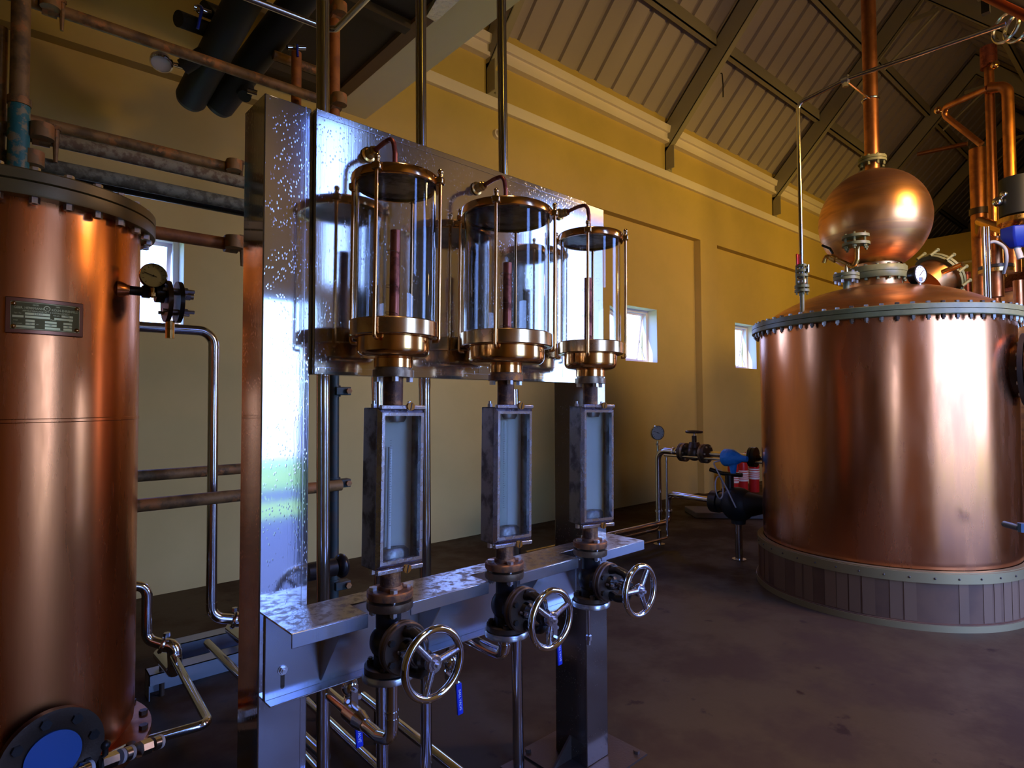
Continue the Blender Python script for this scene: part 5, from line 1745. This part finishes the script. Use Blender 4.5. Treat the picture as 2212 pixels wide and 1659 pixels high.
t = Thing('copper_column', 'tall round copper column behind the ball-headed still', 'column', (XC, colx(2128), 0))
cyl_y = colx(2128)
rcol = abs(colx(2108) - colx(2150)) / 2 * .93
t.part('shell', MB().cyl((XC, cyl_y, 0), (XC, cyl_y, aX(2120, 320, XC).z), rcol, n=40), 'copper_pipe')
t.part('top_cap', MB().lathe([(rcol, 0), (rcol * .8, .05), (0, .08)], 40, Matrix.Translation((XC, cyl_y, aX(2120, 320, XC).z))), 'iron_edge')
t.part('strap', MB().cyl((XC, cyl_y, aX(2120, 463, XC).z), (XC, cyl_y, aX(2120, 450, XC).z), rcol + .012, n=40), 'iron_edge')

XQ = 7.0


def uP(u0, v0, v1, X, r, m_, label, name='copper_pipe'):
    A, B = aX(u0, v0, X), aX(u0, v1, X)
    y_ = (A.y + B.y) / 2
    return solo(name, MB().cyl((X, aX(u0, v0, X).y, B.z), (X, aX(u0, v0, X).y, A.z), r, n=24), m_, label, 'pipe', 'copper pipes at the far right')


t = Thing('copper_pipe', 'upright copper pipe with a square-looking cap in front of the far column', 'pipe', (XQ, colx(2141, XQ), 1.5), group='copper pipes at the far right')
yq = aX(2141, 300, XQ).y
t.part('pipe_run', MB().cyl((XQ, yq, .0), (XQ, yq, aX(2141, 130, XQ).z), .038, n=24), 'copper_pipe')
t.part('cap', MB().cyl((XQ, yq, aX(2141, 145, XQ).z), (XQ, yq, aX(2141, 100, XQ).z), .066, n=24), 'copper_old')
t.part('side_plug', MB().sphere(aX(2149, 140, XQ - .1), .035, 14), 'copper_new')
a_, b_, c_, d_, e_ = aX(2120, 312, XQ + .3), aX(2026, 238, XQ + .3), aX(2135, 190, XQ - .1), aX(2176, 186, XQ - .1), aX(2192, 420, XQ - .1)
t = Thing('copper_pipe', 'looping copper pipe with elbows beside the capped upright pipe', 'pipe', e_, group='copper pipes at the far right')
t.part('pipe_run', MB().tube([a_, b_, c_], .029, 16, .07), 'copper_pipe')
t.part('down_leg', MB().tube([c_, d_, Vector((d_.x, d_.y, e_.z))], .046, 18, .09), 'copper_pipe')
t.part('elbow', MB().sphere(b_, .036, 16), 'copper_new')
A, B = aX(1982, 333, XQ + .6), aX(2090, 310, XQ + .6)
solo('copper_pipe', MB().cyl(A, B, .022), 'copper_pipe', 'thin dull copper pipe pointing left towards the ball head', 'pipe', 'copper pipes at the far right')
A, C_ = aX(2118, 478, XQ - .2), aX(2200, 508, XQ - .7)
B = Vector((XC, cyl_y, A.z + .05))
solo('copper_pipe', MB().tube([B, A, C_], .042, 16, .04), 'copper_new', 'bright copper elbow pipe crossing in front of the far column', 'pipe', 'copper pipes at the far right')
A, B = Vector((XC, cyl_y, aX(2128, 494, XC).z)), aX(2168, 527, XQ - .7)
solo('copper_pipe', MB().cyl(A, B, .022), 'copper_new', 'short bright copper stub below the elbow pipe', 'pipe', 'copper pipes at the far right')
# steel twin pipes
for du, lab in ((2124, 'left of two close thin steel pipes rising from the still dome'), (2134, 'right of two close thin steel pipes rising from the still dome')):
    A, B = aX(du, 490, 5.9), aX(du + 3, 640, 5.9)
    solo('steel_riser', MB().cyl((5.9, A.y, .0), (5.9, A.y, A.z), .0125), 'steel', lab, 'pipe', 'twin steel pipes')
# farther still with lid
fs_c = (9.0, aX(2212, 600, 9.0).y - .25)
zt5_ = aX(2180, 620, 9.0).z
F0 = Matrix.Translation((fs_c[0], fs_c[1], 0))
rr = abs(aX(2136, 620, 9.0).y - fs_c[1]) * .97
t = Thing('far_still', 'second copper still partly hidden at the right edge behind the big one', 'still', (fs_c[0], fs_c[1], 0))
t.part('body', MB().lathe([(0, 0), (rr, 0), (rr, zt5_ - .12)], 72, F0), 'copper_dome')
t.part('lid', MB().lathe([(rr + .0, zt5_ - .12), (rr + .03, zt5_ - .12), (rr + .03, zt5_ - .08), (rr, zt5_ - .07), (rr * .7, zt5_ + .12), (rr * .45, zt5_ + .20), (.12, zt5_ + .26), (0, zt5_ + .26)], 72, F0), 'copper_old')
t.part('neck', MB().cyl((fs_c[0], fs_c[1], zt5_ + .2), (fs_c[0], fs_c[1], zt5_ + .55), .12), 'copper_pipe')
t.part('neck_flange', MB().cyl((fs_c[0], fs_c[1], zt5_ + .38), (fs_c[0], fs_c[1], zt5_ + .42), .22, n=36).cyl((fs_c[0], fs_c[1], zt5_ + .44), (fs_c[0], fs_c[1], zt5_ + .48), .22, n=36), 'olive')
# flanged valve and blue actuator at the right edge
b1 = aX(2160, 560, 6.6)
for (u0, v0, v1, lab, X_, rr_) in ((2155, 480, 600, 'copper pipe right of the thin steel pair, behind the yellow flange', 7.4, .055), (2187, 500, 590, 'copper pipe at the right edge under the blue actuator', 7.2, .06),
                                  (2200, 606, 690, 'copper pipe in front of the far still at the right edge', 5.9, .035)):
    uP(u0, v0, v1, X_, rr_, 'copper_pipe', lab)
c = aX(2152, 590, 6.3)
t = Thing('flange_joint', 'yellow-edged dark flange joint low between the copper pipes', 'flange', c)
t.part('flange', MB().cyl(c, c + Vector((0, 0, .03)), .12, n=32), 'brass')
t.part('flange', MB().cyl(c + Vector((0, 0, .035)), c + Vector((0, 0, .06)), .12, n=32), 'iron')
t.part('pipe_stub', MB().cyl(c - Vector((0, 0, .2)), c + Vector((0, 0, .3)), .05), 'copper_pipe')
c = aX(2196, 440, 6.2)
t = Thing('valve_actuator', 'black flanged valve with steel fitting at the right edge', 'valve', c)
t.part('body', MB().cyl(c - Vector((0, .02, .10)), c + Vector((0, -.02, .20)), .13, n=28), 'black')
t.part('flange', MB().cyl(c - Vector((0, .02, .16)), c - Vector((0, .02, .12)), .15, n=32), 'brass')
t.part('fitting', MB().sphere(c + Vector((-.1, .10, .02)), .04, 14).sphere(c + Vector((-.1, .06, .07)), .03, 12), 'chrome')
c = aX(2196, 508, 6.1)
t = Thing('blue_actuator', 'blue painted actuator hanging under the black valve at the right edge', 'actuator', c)
t.part('housing', MB().lathe([(0, -.10), (.05, -.10), (.11, -.02), (.11, .06), (0, .06)], 6, Matrix.Translation(c)), 'blue', bev=.01)
t.part('nipple', MB().cyl(c + Vector((0, 0, -.10)), c + Vector((.0, -.02, -.19)), .022), 'white')
A = aX(2112, 560, 6.5)
solo('sensor_cable', MB().tube([aX(2134, 525, 5.90), aX(2150, 520, 6.0), aX(2172, 535, 6.0), aX(2176, 560, 6.0), aX(2168, 590, 6.1)], .012, 10, .1), 'hose', 'curved grey sensor cable between the copper pipes', 'cable')
c = aX(2089, 600, 8.5)
solo('copper_pipe', MB().cyl((8.5, c.y, 0), (8.5, c.y, aX(2089, 588, 8.5).z), .04), 'copper_old', 'dark upright copper pipe end left of the far column', 'pipe', 'copper pipes at the far right')

# ------------------------------------------------------------------ small things on walls and roof
c = aY(1072, 291, YB - .11)
t = Thing('wall_lamp_rose', 'small round cream fitting on the yellow wall above the panel', 'wall fitting', (c.x, YB - .11, c.z))
t.part('rose', MB().cyl((c.x, YB - .11, c.z), (c.x, YB - .15, c.z), .055, .050, n=24), 'trim')
t.part('socket', MB().cyl((c.x, YB - .15, c.z), (c.x, YB - .19, c.z), .030, n=20), 'trim')
c = aY(1560, 168, 4.12)
q = MB().tube([c + Vector((-.03, 0, .05)), c + Vector((0, 0, .06)), c + Vector((.02, 0, -.10)), c + Vector((.015, 0, -.26))], .008, 8, .02)
solo('hanging_strap', q, 'iron', 'short black strap hanging from the lower roof purlin', 'strap')
